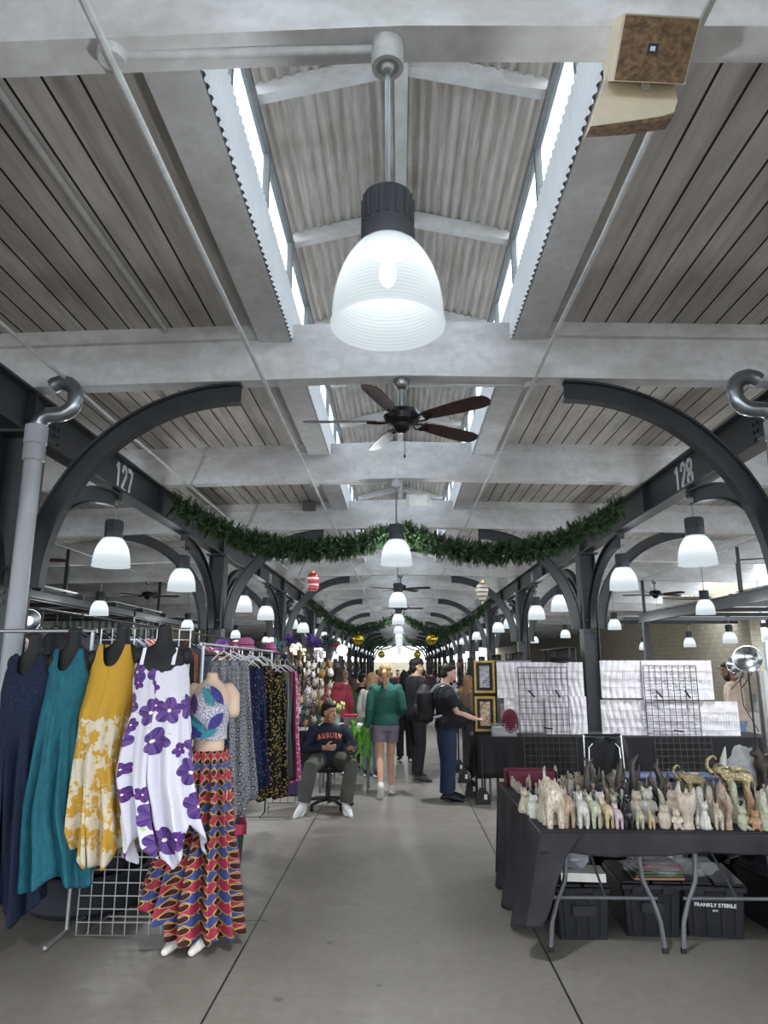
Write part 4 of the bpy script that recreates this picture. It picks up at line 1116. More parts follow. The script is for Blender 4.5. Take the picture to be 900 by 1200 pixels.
o = MB().box(-.14, .14, -.1, .1, 0, .05).build('paper_stack', mat('white paper', '#dcdad4', .8)); o.location = (P(683, 1040, 4.95).x, 4.98, .335); o.rotation_euler[2] = R(-5); tag(o, 'stack of white paper on the left black tote', 'paper')
def plastic(name, h, al=.5):
    t = NT(name); t.b.inputs['Alpha'].default_value = al; n = t.noise(t.obj(), 22, 4, .7); t.bump(n, .9, .02); return t.fin(lin(h), .15, 0, .6)
def blob(name, label, cat, loc, r, m, seed, amp=.25, parent=None):
    q = random.Random(seed); mb = MB(); ph = [q.uniform(0, 6) for _ in range(6)]
    mb.sph((0, 0, r[2]), r, 30, 20)
    for v in mb.v:
        d = Vector((v.x/r[0], v.y/r[1], (v.z-r[2])/r[2]))
        k = 1+amp*(.5*sin(5*d.x+ph[0]+3*d.z)+.4*sin(7*d.y+ph[1]+4*d.x)+.35*sin(11*d.z+ph[2]+6*d.y)+.2*sin(19*d.x+ph[3]+13*d.y))*.6
        v.x *= k; v.y *= k; v.z = max(0, r[2]+(v.z-r[2])*k)
    o = mb.build(name, m, parent, True); o.location = loc
    if label: tag(o, label, cat)
    return o
blob('plastic_bag', 'crumpled translucent grey bag on the white paper stack', 'bag', (P(668, 1030, 5).x, 5.0, .39), (.15, .13, .09), plastic('grey film', '#a5a8b0', .75), 3, .35)
t = thing('clear_bag', 'clear plastic bag of flat green and brown goods on the middle tote', 'bag', (P(772, 1050, 5).x, 5.05, .335))
for i, h in enumerate(('#8a6e4a', '#4e3a30', '#2f5a3a', '#5b4a45', '#6b2f38')):
    MB().box(-.17+.01*i, .15-.004*i, -.12, .12, .018*i, .018*i+.013).build('flat_parcel', mat('parcel %d' % i, h, .6), t)
blob('plastic_film', None, None, (0.0, 0, .005), (.2, .15, .07), plastic('clear film', '#c9ccd0', .28), 8, .3, t)
blob('plastic_bag', 'crumpled clear bag lying on the lettered tote', 'bag', (P(820, 1040, 5).x, 5.05, .335), (.13, .12, .05), plastic('clear film', '#c9ccd0', .28), 12, .35)
blob('black_bag', 'black plastic bag behind the lettered tote at the right', 'bag', (2.55, 5.5, 0), (.2, .25, .22), mat('shiny black film', '#141417', .2), 15, .3)

# ---- figurines: stone prototypes
def stone(name, a, b, c3, seed, sc=10):
    t = NT(name); o = t.obj(); mp = t.scale(o, 1.6, 1.6, .55); n = t.noise(mp, sc, 5, .65)
    w = t.m_('SINE', t.m_('MULTIPLY', t.m_('ADD', n, seed), 26.0)); w2 = t.ramp(t.noise(o, sc*2.2, 4), .4, .7)
    c = t.mix(t.ramp(w, -.4, .9), lin(a), lin(b)); c = t.mix(t.m_('MULTIPLY', w2, .6), c, lin(c3))
    t.b.inputs['Subsurface Weight'].default_value = 0
    return t.fin(c, .3, 0, .5)
ST = {'cream veined': stone('cream veined onyx', '#b5ad9b', '#857565', '#c5bfae', .1), 'pale green': stone('pale green onyx', '#a3a58f', '#7e826a', '#bcbcaa', .3),
      'whitish': stone('white onyx', '#bab9b3', '#9b9a94', '#c9c8c3', .5), 'pinkish beige': stone('pink beige onyx', '#a99d8e', '#8b7a6c', '#bdb2a4', .7),
      'brown veined': stone('brown veined onyx', '#8b7564', '#b3a48f', '#6a5647', .2), 'yellowish': stone('yellow onyx', '#ab9c7a', '#8d7c5c', '#c2b898', .4),
      'black': stone('black onyx', '#1b1b1f', '#2e2d31', '#141417', .6), 'lilac pink': stone('lilac onyx', '#b8a3ab', '#a18f98', '#d0c2c8', .8),
      'grey': stone('grey onyx', '#a19e96', '#84817a', '#bdbab2', .9), 'orange brown': stone('orange onyx', '#997252', '#7d5a42', '#b39b80', .15)}
def p_animal(mb):        # four legged, seen from behind: rump, legs, head beyond
    mb.tube([(0, -.16, .52), (0, .0, .58), (0, .2, .55)], [.19, .21, .18], 12, True, True)
    for s in (-1, 1):
        mb.tube([(s*.11, -.16, .5), (s*.12, -.18, .25), (s*.115, -.17, .04)], [.1, .075, .065], 10, True, True)
        mb.tube([(s*.1, .2, .5), (s*.1, .22, .04)], [.085, .06], 10, True, True)
        mb.tube([(s*.07, .3, .88), (s*.1, .3, 1.0)], [.05, .02], 8, True, True)
    mb.tube([(0, .18, .62), (0, .3, .82), (0, .42, .78)], [.13, .12, .06], 10, True, True)
    mb.tube([(0, -.33, .62), (0, -.38, .45), (0, -.36, .25)], [.035, .03, .03], 8, True, True)
def p_elephant(mb):
    mb.tube([(0, -.1, .5), (0, .05, .55), (0, .22, .5)], [.24, .27, .22], 14, True, True)
    for s in (-1, 1):
        mb.tube([(s*.15, -.15, .45), (s*.15, -.16, .04)], [.11, .09], 10, True, True); mb.tube([(s*.14, .22, .45), (s*.14, .24, .04)], [.1, .085], 10, True, True)
        mb.sph((s*.2, .34, .66), (.03, .12, .16))
    mb.sph((0, .38, .68), (.15, .15, .16)); mb.tube([(0, .45, .68), (0, .56, .78), (0, .55, .95), (0, .48, 1.0)], [.07, .05, .04, .03], 10, True, True)
def p_cat(mb):           # sitting upright
    mb.ell([((0, 0, .0), (.2, 0, 0), (0, .2, 0)), ((0, 0, .12), (.25, 0, 0), (0, .24, 0)), ((0, .0, .35), (.2, 0, 0), (0, .19, 0)), ((0, -.02, .58), (.12, 0, 0), (0, .12, 0)), ((0, -.02, .64), (.1, 0, 0), (0, .1, 0))], 16)
    mb.sph((0, -.05, .74), (.16, .15, .14))
    for s in (-1, 1): mb.tube([(s*.1, -.02, .82), (s*.12, -.02, .98)], [.05, .012], 8, True, True); mb.tube([(s*.09, -.17, .4), (s*.09, -.22, .05)], [.055, .055], 8, True, True)
    mb.tube([(.2, .08, .05), (.27, -.05, .04), (.22, -.17, .04)], .04, 8, True, True)
def p_owl(mb):
    mb.ell([((0, 0, 0), (.18, 0, 0), (0, .16, 0)), ((0, 0, .08), (.24, 0, 0), (0, .2, 0)), ((0, 0, .4), (.27, 0, 0), (0, .22, 0)), ((0, 0, .62), (.2, 0, 0), (0, .17, 0)), ((0, -.01, .8), (.22, 0, 0), (0, .18, 0)), ((0, 0, .92), (.15, 0, 0), (0, .12, 0))], 18)
    for s in (-1, 1): mb.tube([(s*.13, 0, .88), (s*.16, 0, 1.0)], [.05, .012], 8, True, True); mb.sph((s*.08, -.17, .78), (.055, .03, .055)); mb.sph((s*.24, .02, .38), (.05, .14, .25))
    mb.tube([(0, -.18, .74), (0, -.23, .68)], [.03, .012], 8, True, True)
def p_hand(mb):          # cupped petals on a foot
    mb.ell([((0, 0, 0), (.22, 0, 0), (0, .17, 0)), ((0, 0, .15), (.17, 0, 0), (0, .14, 0)), ((0, 0, .3), (.2, 0, 0), (0, .15, 0)), ((0, 0, .42), (.3, 0, 0), (0, .2, 0)), ((0, 0, .62), (.33, 0, 0), (0, .2, 0)), ((0, 0, .74), (.26, 0, 0), (0, .16, 0))], 18)
    mb.tube([(-.2, 0, .6), (-.25, 0, .82), (-.2, 0, .98)], [.12, .1, .04], 10, True, True); mb.tube([(.2, 0, .6), (.27, 0, .76), (.28, 0, .86)], [.12, .08, .03], 10, True, True); mb.tube([(0, 0, .65), (.03, 0, .82)], [.13, .05], 10, True, True)
def p_bear(mb):
    mb.sph((0, 0, .3), (.24, .22, .3)); mb.sph((0, -.03, .72), (.19, .18, .18)); mb.sph((0, -.2, .68), (.08, .07, .07))
    for s in (-1, 1): mb.sph((s*.14, 0, .9), (.07, .04, .07)); mb.tube([(s*.2, -.03, .5), (s*.27, -.12, .35)], [.08, .06], 8, True, True); mb.tube([(s*.14, -.1, .1), (s*.17, -.25, .07)], [.1, .08], 8, True, True)
def p_dolphin(mb):
    mb.tube([(0, 0, 0), (.04, 0, .1), (.08, 0, .25)], [.2, .1, .09], 12, True, True)
    mb.tube([(-.12, 0, .12), (.02, 0, .3), (.1, 0, .5), (.05, 0, .75), (-.06, 0, .95)], [.03, .09, .13, .1, .03], 12, True, True)
    mb.tube([(.18, 0, .5), (.3, 0, .56)], [.06, .02], 8, True, True); mb.tube([(-.1, -.1, .1), (-.14, .12, .12)], [.03, .03], 8, True, True)
def p_obelisk(mb):
    mb.ell([((0, 0, 0), (.17, 0, 0), (0, .17, 0)), ((0, 0, .5), (.15, 0, 0), (0, .15, 0)), ((0, 0, .9), (.11, 0, 0), (0, .11, 0)), ((0, 0, 1), (.05, 0, 0), (0, .05, 0))], 14)
    mb.tube([(.05, -.12, .3), (-.08, -.14, .55), (.04, -.1, .75)], [.06, .06, .05], 8, True, True)
def p_bird(mb):
    mb.ell([((0, 0, 0), (.14, 0, 0), (0, .13, 0)), ((0, 0, .1), (.1, 0, 0), (0, .1, 0)), ((0, 0, .25), (.18, 0, 0), (0, .2, 0)), ((0, -.02, .5), (.16, 0, 0), (0, .17, 0)), ((0, -.05, .7), (.09, 0, 0), (0, .09, 0))], 14)
    mb.sph((0, -.08, .82), (.1, .11, .1)); mb.tube([(0, -.16, .82), (0, -.28, .78)], [.04, .012], 8, True, True); mb.tube([(0, .15, .3), (0, .3, .12)], [.1, .04], 8, True, True)
PROTO = {'animal': p_animal, 'elephant': p_elephant, 'cat': p_cat, 'owl': p_owl, 'open hand': p_hand, 'bear': p_bear, 'dolphin': p_dolphin, 'obelisk': p_obelisk, 'bird': p_bird}
PM = {}
for k, f in PROTO.items():
    m = MB(); f(m); o = remesh(m, 'stone_'+k.replace(' ', '_'), ST['grey'], None, .03, 2); PM[k] = o.data; bpy.data.objects.remove(o)
_fm = {}
def figurine(kind, colr, x, y, h, rz, label, group=None, wide=1.0, z=TZ+.003):
    key = (kind, colr)
    if key not in _fm:
        me = PM[kind].copy(); me.materials.clear(); me.materials.append(ST[colr]); _fm[key] = me
    o = bpy.data.objects.new('stone_figurine', _fm[key]); COL.objects.link(o)
    o.location = (x, y, z); o.rotation_euler = (0, 0, rz); o.scale = (h*wide, h*wide, h)
    return tag(o, label, 'figurine', group)
# front row: px centre, pixel base, pixel top, kind, colour, yaw, width factor
FR = [(614, 944, 922, 'cat', 'cream veined', 30, 1, 5.0), (620, 950, 926, 'bird', 'pale green', 20, 1, 4.93), (626, 956, 930, 'owl', 'whitish', 10, .95, 4.82), (636, 961, 933, 'cat', 'pale green', 0, .9, 4.72),
      (649, 968, 902, 'elephant', 'cream veined', 8, .72, 4.58), (666, 968, 922, 'animal', 'brown veined', 10, .78, 4.58), (683, 969, 929, 'animal', 'whitish', 0, .9, 4.57), (697, 969, 930, 'animal', 'pale green', 15, .85, 4.57),
      (712, 968, 935, 'animal', 'yellowish', 20, .9, 4.57), (725, 971, 942, 'animal', 'lilac pink', 5, .9, 4.55), (737, 971, 940, 'animal', 'black', -10, .9, 4.55), (750, 971, 943, 'animal', 'pale green', -8, .9, 4.55),
      (764, 972, 950, 'animal', 'yellowish', -5, .9, 4.55), (780, 972, 942, 'owl', 'pinkish beige', 0, .95, 4.55), (794, 972, 946, 'bear', 'cream veined', 0, .95, 4.54), (807, 972, 916, 'open hand', 'pinkish beige', 0, .66, 4.54),
      (818, 970, 948, 'bird', 'whitish', 10, .8, 4.56), (827, 972, 936, 'cat', 'whitish', 10, .78, 4.54), (843, 973, 940, 'animal', 'cream veined', -12, .85, 4.54), (855, 974, 924, 'dolphin', 'brown veined', 0, .62, 4.54),
      (871, 975, 942, 'bear', 'pale green', 25, .9, 4.53), (887, 976, 948, 'bear', 'orange brown', -20, .95, 4.52), (898, 976, 926, 'obelisk', 'pale green', 0, .8, 4.52), (912, 976, 930, 'owl', 'brown veined', 0, .8, 4.52)]
# second row
SR = [(760, 958, 920, 'bear', 'grey', 0, .85, 4.74), (748, 958, 925, 'owl', 'pinkish beige', 0, .85, 4.76), (775, 958, 922, 'dolphin', 'pale green', 0, .8, 4.75), (790, 958, 924, 'owl', 'pinkish beige', 20, .9, 4.74), (822, 958, 922, 'obelisk', 'whitish', 0, .9, 4.76), (834, 960, 921, 'obelisk', 'pinkish beige', 0, .8, 4.74),
      (848, 960, 918, 'obelisk', 'brown veined', 15, 1, 4.72), (863, 960, 916, 'obelisk', 'pale green', 0, .7, 4.72), (879, 962, 918, 'dolphin', 'orange brown', 10, .8, 4.7), (892, 962, 922, 'cat', 'cream veined', 0, .8, 4.7), (906, 962, 920, 'obelisk', 'whitish', 0, .8, 4.7),
      (678, 958, 926, 'bear', 'grey', 0, .8, 4.78), (704, 958, 926, 'owl', 'whitish', 0, .8, 4.78), (720, 958, 928, 'cat', 'pale green', 0, .8, 4.78), (736, 958, 930, 'owl', 'black', 0, .8, 4.78), (806, 956, 930, 'cat', 'cream veined', 0, .8, 4.78), (690, 958, 930, 'bird', 'brown veined', 0, .8, 4.8)]
used = {}
for row, nm in ((FR, 'front'), (SR, 'second')):
    n = len(row)
    for i, (px, b, tp, kd, colr, rz, wf, Y) in enumerate(row):
        p = P(px, b, Y); h = max(.05, P(px, tp, Y).z-TZ)
        k = (kd, colr, nm); used[k] = used.get(k, 0)+1
        big = 'large ' if h > .24 else ('small ' if h < .14 else '')
        extra = {1: '', 2: ', the one farther right', 3: ', third from the left'}[min(3, used[k])]
        lb = '%s%s stone %s in the %s row%s' % (big, colr, 'four legged animal' if kd == 'animal' else kd, nm, extra)
        figurine(kd, colr, p.x, Y, h, R(rz), lb, None, wf)
cols_ = list(ST); kinds = list(PROTO)
q = random.Random(5); cnt = 0
placed = []
for j in range(9):
    Y = 4.97+.145*j
    for i in range(17):
        x = .93+.1+.125*i+q.uniform(-.025, .025)
        if j < 1 and x < .98: continue
        if x > 3.1: continue
        yy = Y+q.uniform(-.03, .03)
        if (abs(x-1.72) < .13 and yy > 5.2 and yy < 5.8) : continue
        if (abs(x-2.2) < .45 and 5.5 < yy < 5.9) and abs(x-1.9) > .2: continue
        if 1.86 < x < 2.75 and yy < 5.62 and j > 0: continue
        kd = q.choice(kinds); wgt = ['cream veined', 'pale green', 'whitish', 'pinkish beige', 'brown veined', 'yellowish', 'grey']
        colr = q.choice(wgt) if not (1.25 < x < 1.95 and 4.9 < yy < 5.4 and q.random() < .6) else q.choice(['black', 'brown veined', 'black'])
        h = (q.uniform(.1, .17) if x < 1.85 else q.uniform(.07, .1)) if x > 1.1 else q.uniform(.085, .125)
        if i < 2 : h *= .85
        figurine(kd, colr, x, yy, h, R(q.uniform(-60, 60)), 'small %s stone figurine packed in the rows at the back of the table' % colr, '%s figurines in the back rows' % colr, .68); cnt += 1
# a line of tiny figurines down the left edge
for j in range(12):
    figurine(q.choice(['cat', 'bird', 'bear', 'obelisk', 'owl']), q.choice(['cream veined', 'pale green', 'whitish', 'brown veined']), .905+q.uniform(-.006, .01), 5.02+.1*j, q.uniform(.08, .11), R(q.uniform(-30, 30)), 'tiny pale stone figurine in the line along the left table edge', 'tiny figurines along the left edge', .6)
# brass elephants with raised trunks
GOLDE = NT('antiqued gold'); ge = GOLDE.noise(GOLDE.obj(), 28, 5, .7); GOLDE.bump(GOLDE.voro(GOLDE.obj(), 60), .6, .004)
GOLDE = GOLDE.fin(GOLDE.mix(GOLDE.ramp(ge, .4, .6), lin('#d8caa0'), lin('#6b5f48')), .28, .9)
def gold_elephant(label, x, y, h, rz):
    mb = MB()      # facing -x, height 1 to the trunk tip
    mb.tube([(.28, 0, .47), (.12, 0, .51), (-.08, 0, .54)], [.19, .21, .19], 16, True, True)
    for sx, sy, lx in ((-.12, .1, -.03), (-.1, -.1, .0), (.3, .1, .04), (.26, -.1, 0)): mb.tube([(sx, sy, .42), (sx+lx, sy, .2), (sx+lx*1.6, sy, .03)], [.105, .075, .075], 12, True, True)
    mb.sph((-.27, 0, .64), (.16, .14, .16))
    for s in (-1, 1): mb.sph((-.18, s*.14, .56), (.11, .025, .14)); mb.tube([(-.34, s*.07, .5), (-.46, s*.08, .5), (-.52, s*.07, .56)], [.025, .018, .008], 8, True, True)
    mb.tube([(-.34, 0, .56), (-.47, 0, .6), (-.55, 0, .72), (-.53, 0, .86), (-.44, 0, .95), (-.36, 0, .96), (-.33, 0, .9)], [.075, .06, .05, .042, .036, .032, .022], 12, True, True)
    mb.tube([(.44, 0, .5), (.5, 0, .35), (.49, 0, .25)], [.02, .014, .02], 8, True, True)
    mb.box(-.02, .3, -.13, .13, .68, .73)
    t = thing('elephant_statue', label, 'statue', (x, y, TZ+.002), rz)
    o = remesh(mb, 'elephant_body', GOLDE, t, .014, 1); o.scale = (h, h, h)
    pd = MB().box(-.35, .48, -.18, .18, -.0, .02).build('base', mat('dark base', '#2b241c', .5), t); pd.scale = (h, h, h)
    o.location.z = .02*h
    return t
ex = P(845, 920, 5.7); gold_elephant('large gold elephant statue with raised trunk on the figurine table', ex.x, 5.5, (P(835, 882, 5.7).z-TZ), R(-8))
ex = P(806, 920, 5.72); gold_elephant('smaller dark gold elephant statue with raised trunk, left of the large gold one', ex.x-.02, 5.6, (P(795, 894, 5.72).z-TZ), R(0))
for px, w_ in ((806, .2), (845, .3)): pass
# white tusk, pale rock, dark beast behind them
o = MB().tube([(0, 0, 0), (.0, 0, .12), (.015, 0, .22), (.035, 0, .31)], [.03, .032, .026, .006], 12, True, True).build('carved_tusk', mat('ivory stone', '#d2d0c8', .3), None, True); o.location = (P(850, 900, 5.95).x, 6.0, TZ+.003); tag(o, 'upright white carved tusk beside the large gold elephant', 'carving')
blob('crystal_rock', 'large translucent pale rock at the right behind the gold elephant', 'rock', (P(876, 910, 6.0).x, 6.0, TZ+.002), (.14, .1, .16), mat('milky quartz', '#b4b6b8', .25, 0, .15, 14), 21, .22)
mb = MB(); p_animal(mb); o = remesh(mb, 'beast_figurine', mat('dark brown resin', '#39322c', .5), None, .03, 2); o.scale = (.3, .3, .36); o.location = (P(893, 905, 5.9).x+.03, 5.85, TZ+.003); o.rotation_euler[2] = R(95); tag(o, 'dark brown long necked beast figurine at the right edge', 'figurine')
# maroon open box at the table's far left corner
t = thing('open_box', 'maroon open box at the back left corner of the figurine table', 'box', (P(620, 905, 6.15).x, 6.12, TZ+.002))
m = mat('maroon card', '#66283a', .7)
for n_, b in (('side_panel', (-.2, .2, -.1, -.09, 0, .12)), ('side_panel', (-.2, .2, .09, .1, 0, .12)), ('side_panel', (-.2, -.19, -.1, .1, 0, .12)), ('side_panel', (.19, .2, -.1, .1, 0, .12)), ('bottom_panel', (-.2, .2, -.1, .1, 0, .006))): MB().box(*b).build(n_, m, t)
# dark antler-like pieces
for i in range(7):
    x = 1.34+.1*i+q.uniform(-.02, .02); y = 5.45+q.uniform(-.1, .2); h = q.uniform(.2, .3)
    o = MB().tube([(0, 0, 0), (.01, .01, h*.4), (q.uniform(-.04, .04), 0, h*.8), (q.uniform(-.06, .06), 0, h)], [.035, .03, .02, .005], 9, True, True).tube([(0, 0, h*.3), (.05, 0, h*.5), (.06, 0, h*.75)], [.02, .015, .004], 8, True, True).build('carved_horn', mat('dark carved horn', '#3f3a33', .35, 0, .4, 20), None, True)
    o.location = (x, y, TZ+.002); tag(o, 'dark pointed carved horn standing among the figurines at the back', 'carving', 'dark carved horns')

# ================================================================== COVERED GRID STALL BEHIND
YS = 9.45
t = thing('display_table', 'long display table under black cloth carrying the covered grid panels', 'table', (2.85, 9.8, 0))
MB().box(-1.85, 1.95, -.36, .36, .74, .775).build('tabletop', mat('grey moulded top', '#6f7276', .6), t)
for x in (-1.7, 0, 1.8):
    for y in (-.3, .3): MB().tube([(x, y, 0), (x, y, .74)], .016, 8).build('leg', GREYT, t)
mb = MB(); n = 100; rws = []
for k in range(8):
    q_ = k/7; rws.append([Vector((.97+3.85*i/n, YS-.03-.02*q_*(1+sin(i*.7)+.5*sin(i*1.9)), .785-.5*q_)) for i in range(n+1)])
mb.loft([[Vector((.97+3.85*i/n, 10.2, .785)) for i in range(n+1)]]+rws, cap=False, closed=False)
rws = [[Vector((.97-.03*k/6*(1+sin(j*1.1)), YS-.03+.75*j/20, .785-.5*k/6)) for j in range(21)] for k in range(7)]; mb.loft(rws, cap=False, closed=False)
BLK2 = mat('black polyester cloth', '#131317', .8, 0, .2, 5)
o = mb.build('tablecloth', BLK2, None, True); so = o.modifiers.new('t', 'SOLIDIFY'); so.thickness = .004; tag(o, 'black cloth hanging over the long display table behind the column', 'tablecloth')
def film_mat():
    t = NT('white wrapped plastic'); o = t.obj(); n = t.noise(t.scale(o, 2.2, 1, .5), 4.5, 6, .7); s = t.sep(o); w = t.m_('SINE', t.m_('ADD', t.m_('MULTIPLY', s[0], 38), t.m_('MULTIPLY', n, 26)))
    t.bump(t.m_('ADD', n, t.m_('MULTIPLY', w, .15)), .55, .03)
    c = t.mix(t.ramp(n, .35, .65), lin('#dad8dc'), lin('#cfc8cd')); t.b.inputs['Coat Weight'].default_value = .6; t.b.inputs['Coat Roughness'].default_value = .12
    return t.fin(c, .45, 0, .5)
FILM = film_mat()
def wrapped(label, pxs, Y, seed):
    (x0, y0), (x1, y1) = pxs; a = P(x0, y1, Y); b = P(x1, y0, Y); w = b.x-a.x; h = b.z-a.z
    t = thing('wrapped_panel', label, 'panel', (a.x, Y, a.z), 0, 'plastic wrapped display panels')
    mb = MB(); n, m = 60, 40; qq = random.Random(seed); p1, p2 = qq.uniform(0, 6), qq.uniform(0, 6); f = []; bk = []
    for j in range(m+1):
        f.append([Vector((w*i/n, -.025-.018*abs(sin(i*.42+p1+1.1*sin(j*.09+p2)))*sin(PI*min(1, i/8, (n-i)/8)/2) - .002*sin(j*.5+i*.2), h*j/m)) for i in range(n+1)])
    mb.loft(f, cap=False, closed=False); mb.box(0, w, -.012, .0, 0, h); mb.build('plastic_cover', FILM, t, True)
    g = MB(); k = max(2, int(h/.11)); 
    for z in (h*.28, h*.5, h*.72): g.bar((0, -.048, z), (w, -.048, z), .004, .004)
    for i in range(int(w/.035)): g.bar((.035*i, -.046, h*.4), (.035*i, -.046, h*.62), .0025, .0025, (0, 1, 0))
    g.build('wire_shelf', mat('grey shelf wire', '#7d7b80', .5), t)
    return t
WP = [((583, 776), (636, 818), 'upper left covered panel next to the framed pictures'), ((592, 814), (648, 858), 'lower left white plastic covered panel beside the grey basket'), ((632, 776), (682, 816), 'upper covered panel just left of the steel column'), ((640, 816), (686, 860), 'lower covered panel just left of the steel column'),
      ((705, 774), (760, 818), 'upper covered panel just right of the steel column'), ((706, 820), (765, 865), 'lower covered panel just right of the steel column'), ((754, 774), (832, 820), 'upper right covered panel beside the bearded person'), ((760, 822), (863, 869), 'lower right covered panel with pinkish folds beside the bearded person')]
for i, (a, b, l) in enumerate(WP): wrapped('white plastic '+l if 'plastic' not in l else l, (a, b), 9.62+.05*(i % 3), i)
for (x0, y0, x1, y1, lb) in ((610, 782, 664, 864, 'black wire grid with clips against the covered panels, left of the column'), (760, 780, 815, 868, 'black wire grid with clips against the covered panels, right of the column')):
    a = P(x0, y1, 9.56); b = P(x1, y0, 9.56)
    g = wire_panel('display_grid', lb, a.x, b.x, 9.56, a.z, b.z, .0762, DKCHROME, r=.003)
    w = b.x-a.x; h = b.z-a.z
    for (u, v, r_) in ((-.25, .62, -50), (.28, .62, -60), (.05, .13, -8)):
        d = Vector((cos(R(r_)), 0, sin(R(r_))))*.055; c = Vector((u*w, -.03, v*h))
        MB().bar(c-d, c+d, .02, .02, (0, 1, 0)).bar(c-d*.2+Vector((0, -.015, .0)), c+d*1.1+Vector((0, -.02, 0)), .012, .012, (0, 1, 0)).build('spring_clip', BLACKP, g)
    g2 = wire_panel('display_grid', 'dark wire grid hanging in front of the black cloth, %s the steel column' % ('left of' if x0 < 700 else 'right of'), a.x+.01, b.x+.03, 9.36, .25, .80, .0762, mat('dim grid wire', '#4a4743', .4, .5), r=.0025)
# framed pictures, basket, maroon cushion
def art(name, h1, h2, h3, sc):
    t = NT(name); n = t.noise(t.obj(), sc, 5, .7); c = t.mix(t.ramp(n, .4, .55), lin(h1), lin(h2)); c = t.mix(t.ramp(t.noise(t.obj(), sc*.6, 2), .55, .62), c, lin(h3)); return t.fin(c, .4)
def picture(label, x0, y0, x1, y1, Y, fr, matc, am, fw=.035, z_rest=None, group=None):
    a = P(x0, y1, Y); b = P(x1, y0, Y); w = b.x-a.x; h = b.z-a.z
    t = thing('framed_picture', label, 'picture', (a.x, Y, a.z), 0, group)
    m = MB().box(0, fw, -.02, .01, 0, h).box(w-fw, w, -.02, .01, 0, h).box(fw, w-fw, -.02, .01, 0, fw).box(fw, w-fw, -.02, .01, h-fw, h); m.build('picture_frame', fr, t)
    MB().box(fw*.9, w-fw*.9, -.004, .006, fw*.9, h-fw*.9).build('picture_mat', matc, t)
    q_ = min(w, h)*.26
    MB().box(q_, w-q_, -.01, -.002, q_, h-q_).build('artwork', am, t); return t
GF = mat('gilded frame', '#8a7440', .4, .6, .3, 30); BKM = mat('black mat board', '#26231f', .7)
picture('gold framed picture with a grey sketch, upper one by the person in black', 556, 774, 579, 812, 9.7, GF, BKM, art('grey sketch', '#c4c4c8', '#8a8a92', '#6e6e76', 30), .03)
picture('gold framed picture with a brown sketch, lower one by the person in black', 557, 816, 580, 857, 9.66, GF, BKM, art('brown sketch', '#cbbfae', '#a07a5c', '#7d5a44', 30), .03)
picture('big grey framed print behind the left covered panels', 577, 774, 622, 812, 9.9, mat('grey frame', '#77787a', .5), mat('grey mat', '#8b8b8b', .8), art('floral print', '#d6d4d6', '#8f8ea0', '#a89c8c', 24), .03)
picture('grey framed print below the big one, half hidden by the maroon cushion', 577, 814, 615, 856, 9.88, mat('grey frame', '#77787a', .5), mat('grey mat', '#8b8b8b', .8), art('floral print 2', '#d9d3d0', '#b59c9c', '#c6b6a0', 24), .03)
pst = thing('picture_stand', 'dark upright display stand behind the gold framed pictures', 'stand', (P(568, 800, 9.75).x, 9.8, 0)); MB().box(-.16, .16, -.02, .02, .78, 1.74).build('back_board', mat('dark board', '#1f1c1a', .7), pst)
for x in (-.14, .14): MB().box(x-.015, x+.015, -.02, .02, 0, .8).build('leg', BLACKP, pst)
o = MB().sph((0, 0, 0), (.11, .05, .17), 24, 14).build('seat_cushion', mat('maroon velvet', '#4f1726', .9), None, True); o.name = 'maroon_cushion'; c_ = P(596, 826, 9.58); o.location = (c_.x, 9.5, .96); tag(o, 'maroon oval cushion standing behind the grey wire basket', 'cushion')
t = thing('wire_basket', 'grey wire basket on the black cloth near the framed pictures', 'basket', (P(591, 855, 9.5).x, 9.56, .79))
m = MB(); w, d, h = .15, .1, .15
for k in range(6): z = h*k/5; m.tube([(-w, -d, z), (w, -d, z), (w, d, z), (-w, d, z), (-w, -d, z)], .004, 5)
for k in range(9): x = -w+2*w*k/8; m.bar((x, -d, 0), (x, -d, h), .004, .004, (0, 1, 0)); m.bar((x, d, 0), (x, d, h), .004, .004, (0, 1, 0))
m.build('wire_body', GRIDM, t); MB().box(-w*.95, w*.95, -d*.9, d*.9, .005, .11).build('paper_liner', mat('grey paper', '#a6a8aa', .8), t)
# poles with wedge feet in front of the table end
for px, py, lb in ((566, 942, 'nearest'), (553, 932, 'second nearest'), (544, 917, 'third nearest'), (538, 905, 'farthest')):
    g = G(px, py); t = thing('weighted_pole', 'black pole with a wedge shaped black weight, %s by the heavy person' % lb, 'pole', (g.x, g.y, 0))
    MB().tube([(0, 0, .02), (0, 0, .75)], .012, 8).build('pole', BLACKP, t)
    MB().loft([[Vector((x*k, y*k, z)) for x, y in ((-.09, -.06), (.09, -.06), (.09, .06), (-.09, .06))] for z, k in ((0, 1), (.12, .8), (.19, .35))]).build('weight', BLACKP, t)
    MB().box(.01, .05, -.062, -.056, .06, .12).build('white_tag', mat('white tag', '#d8d8d8', .6), t)
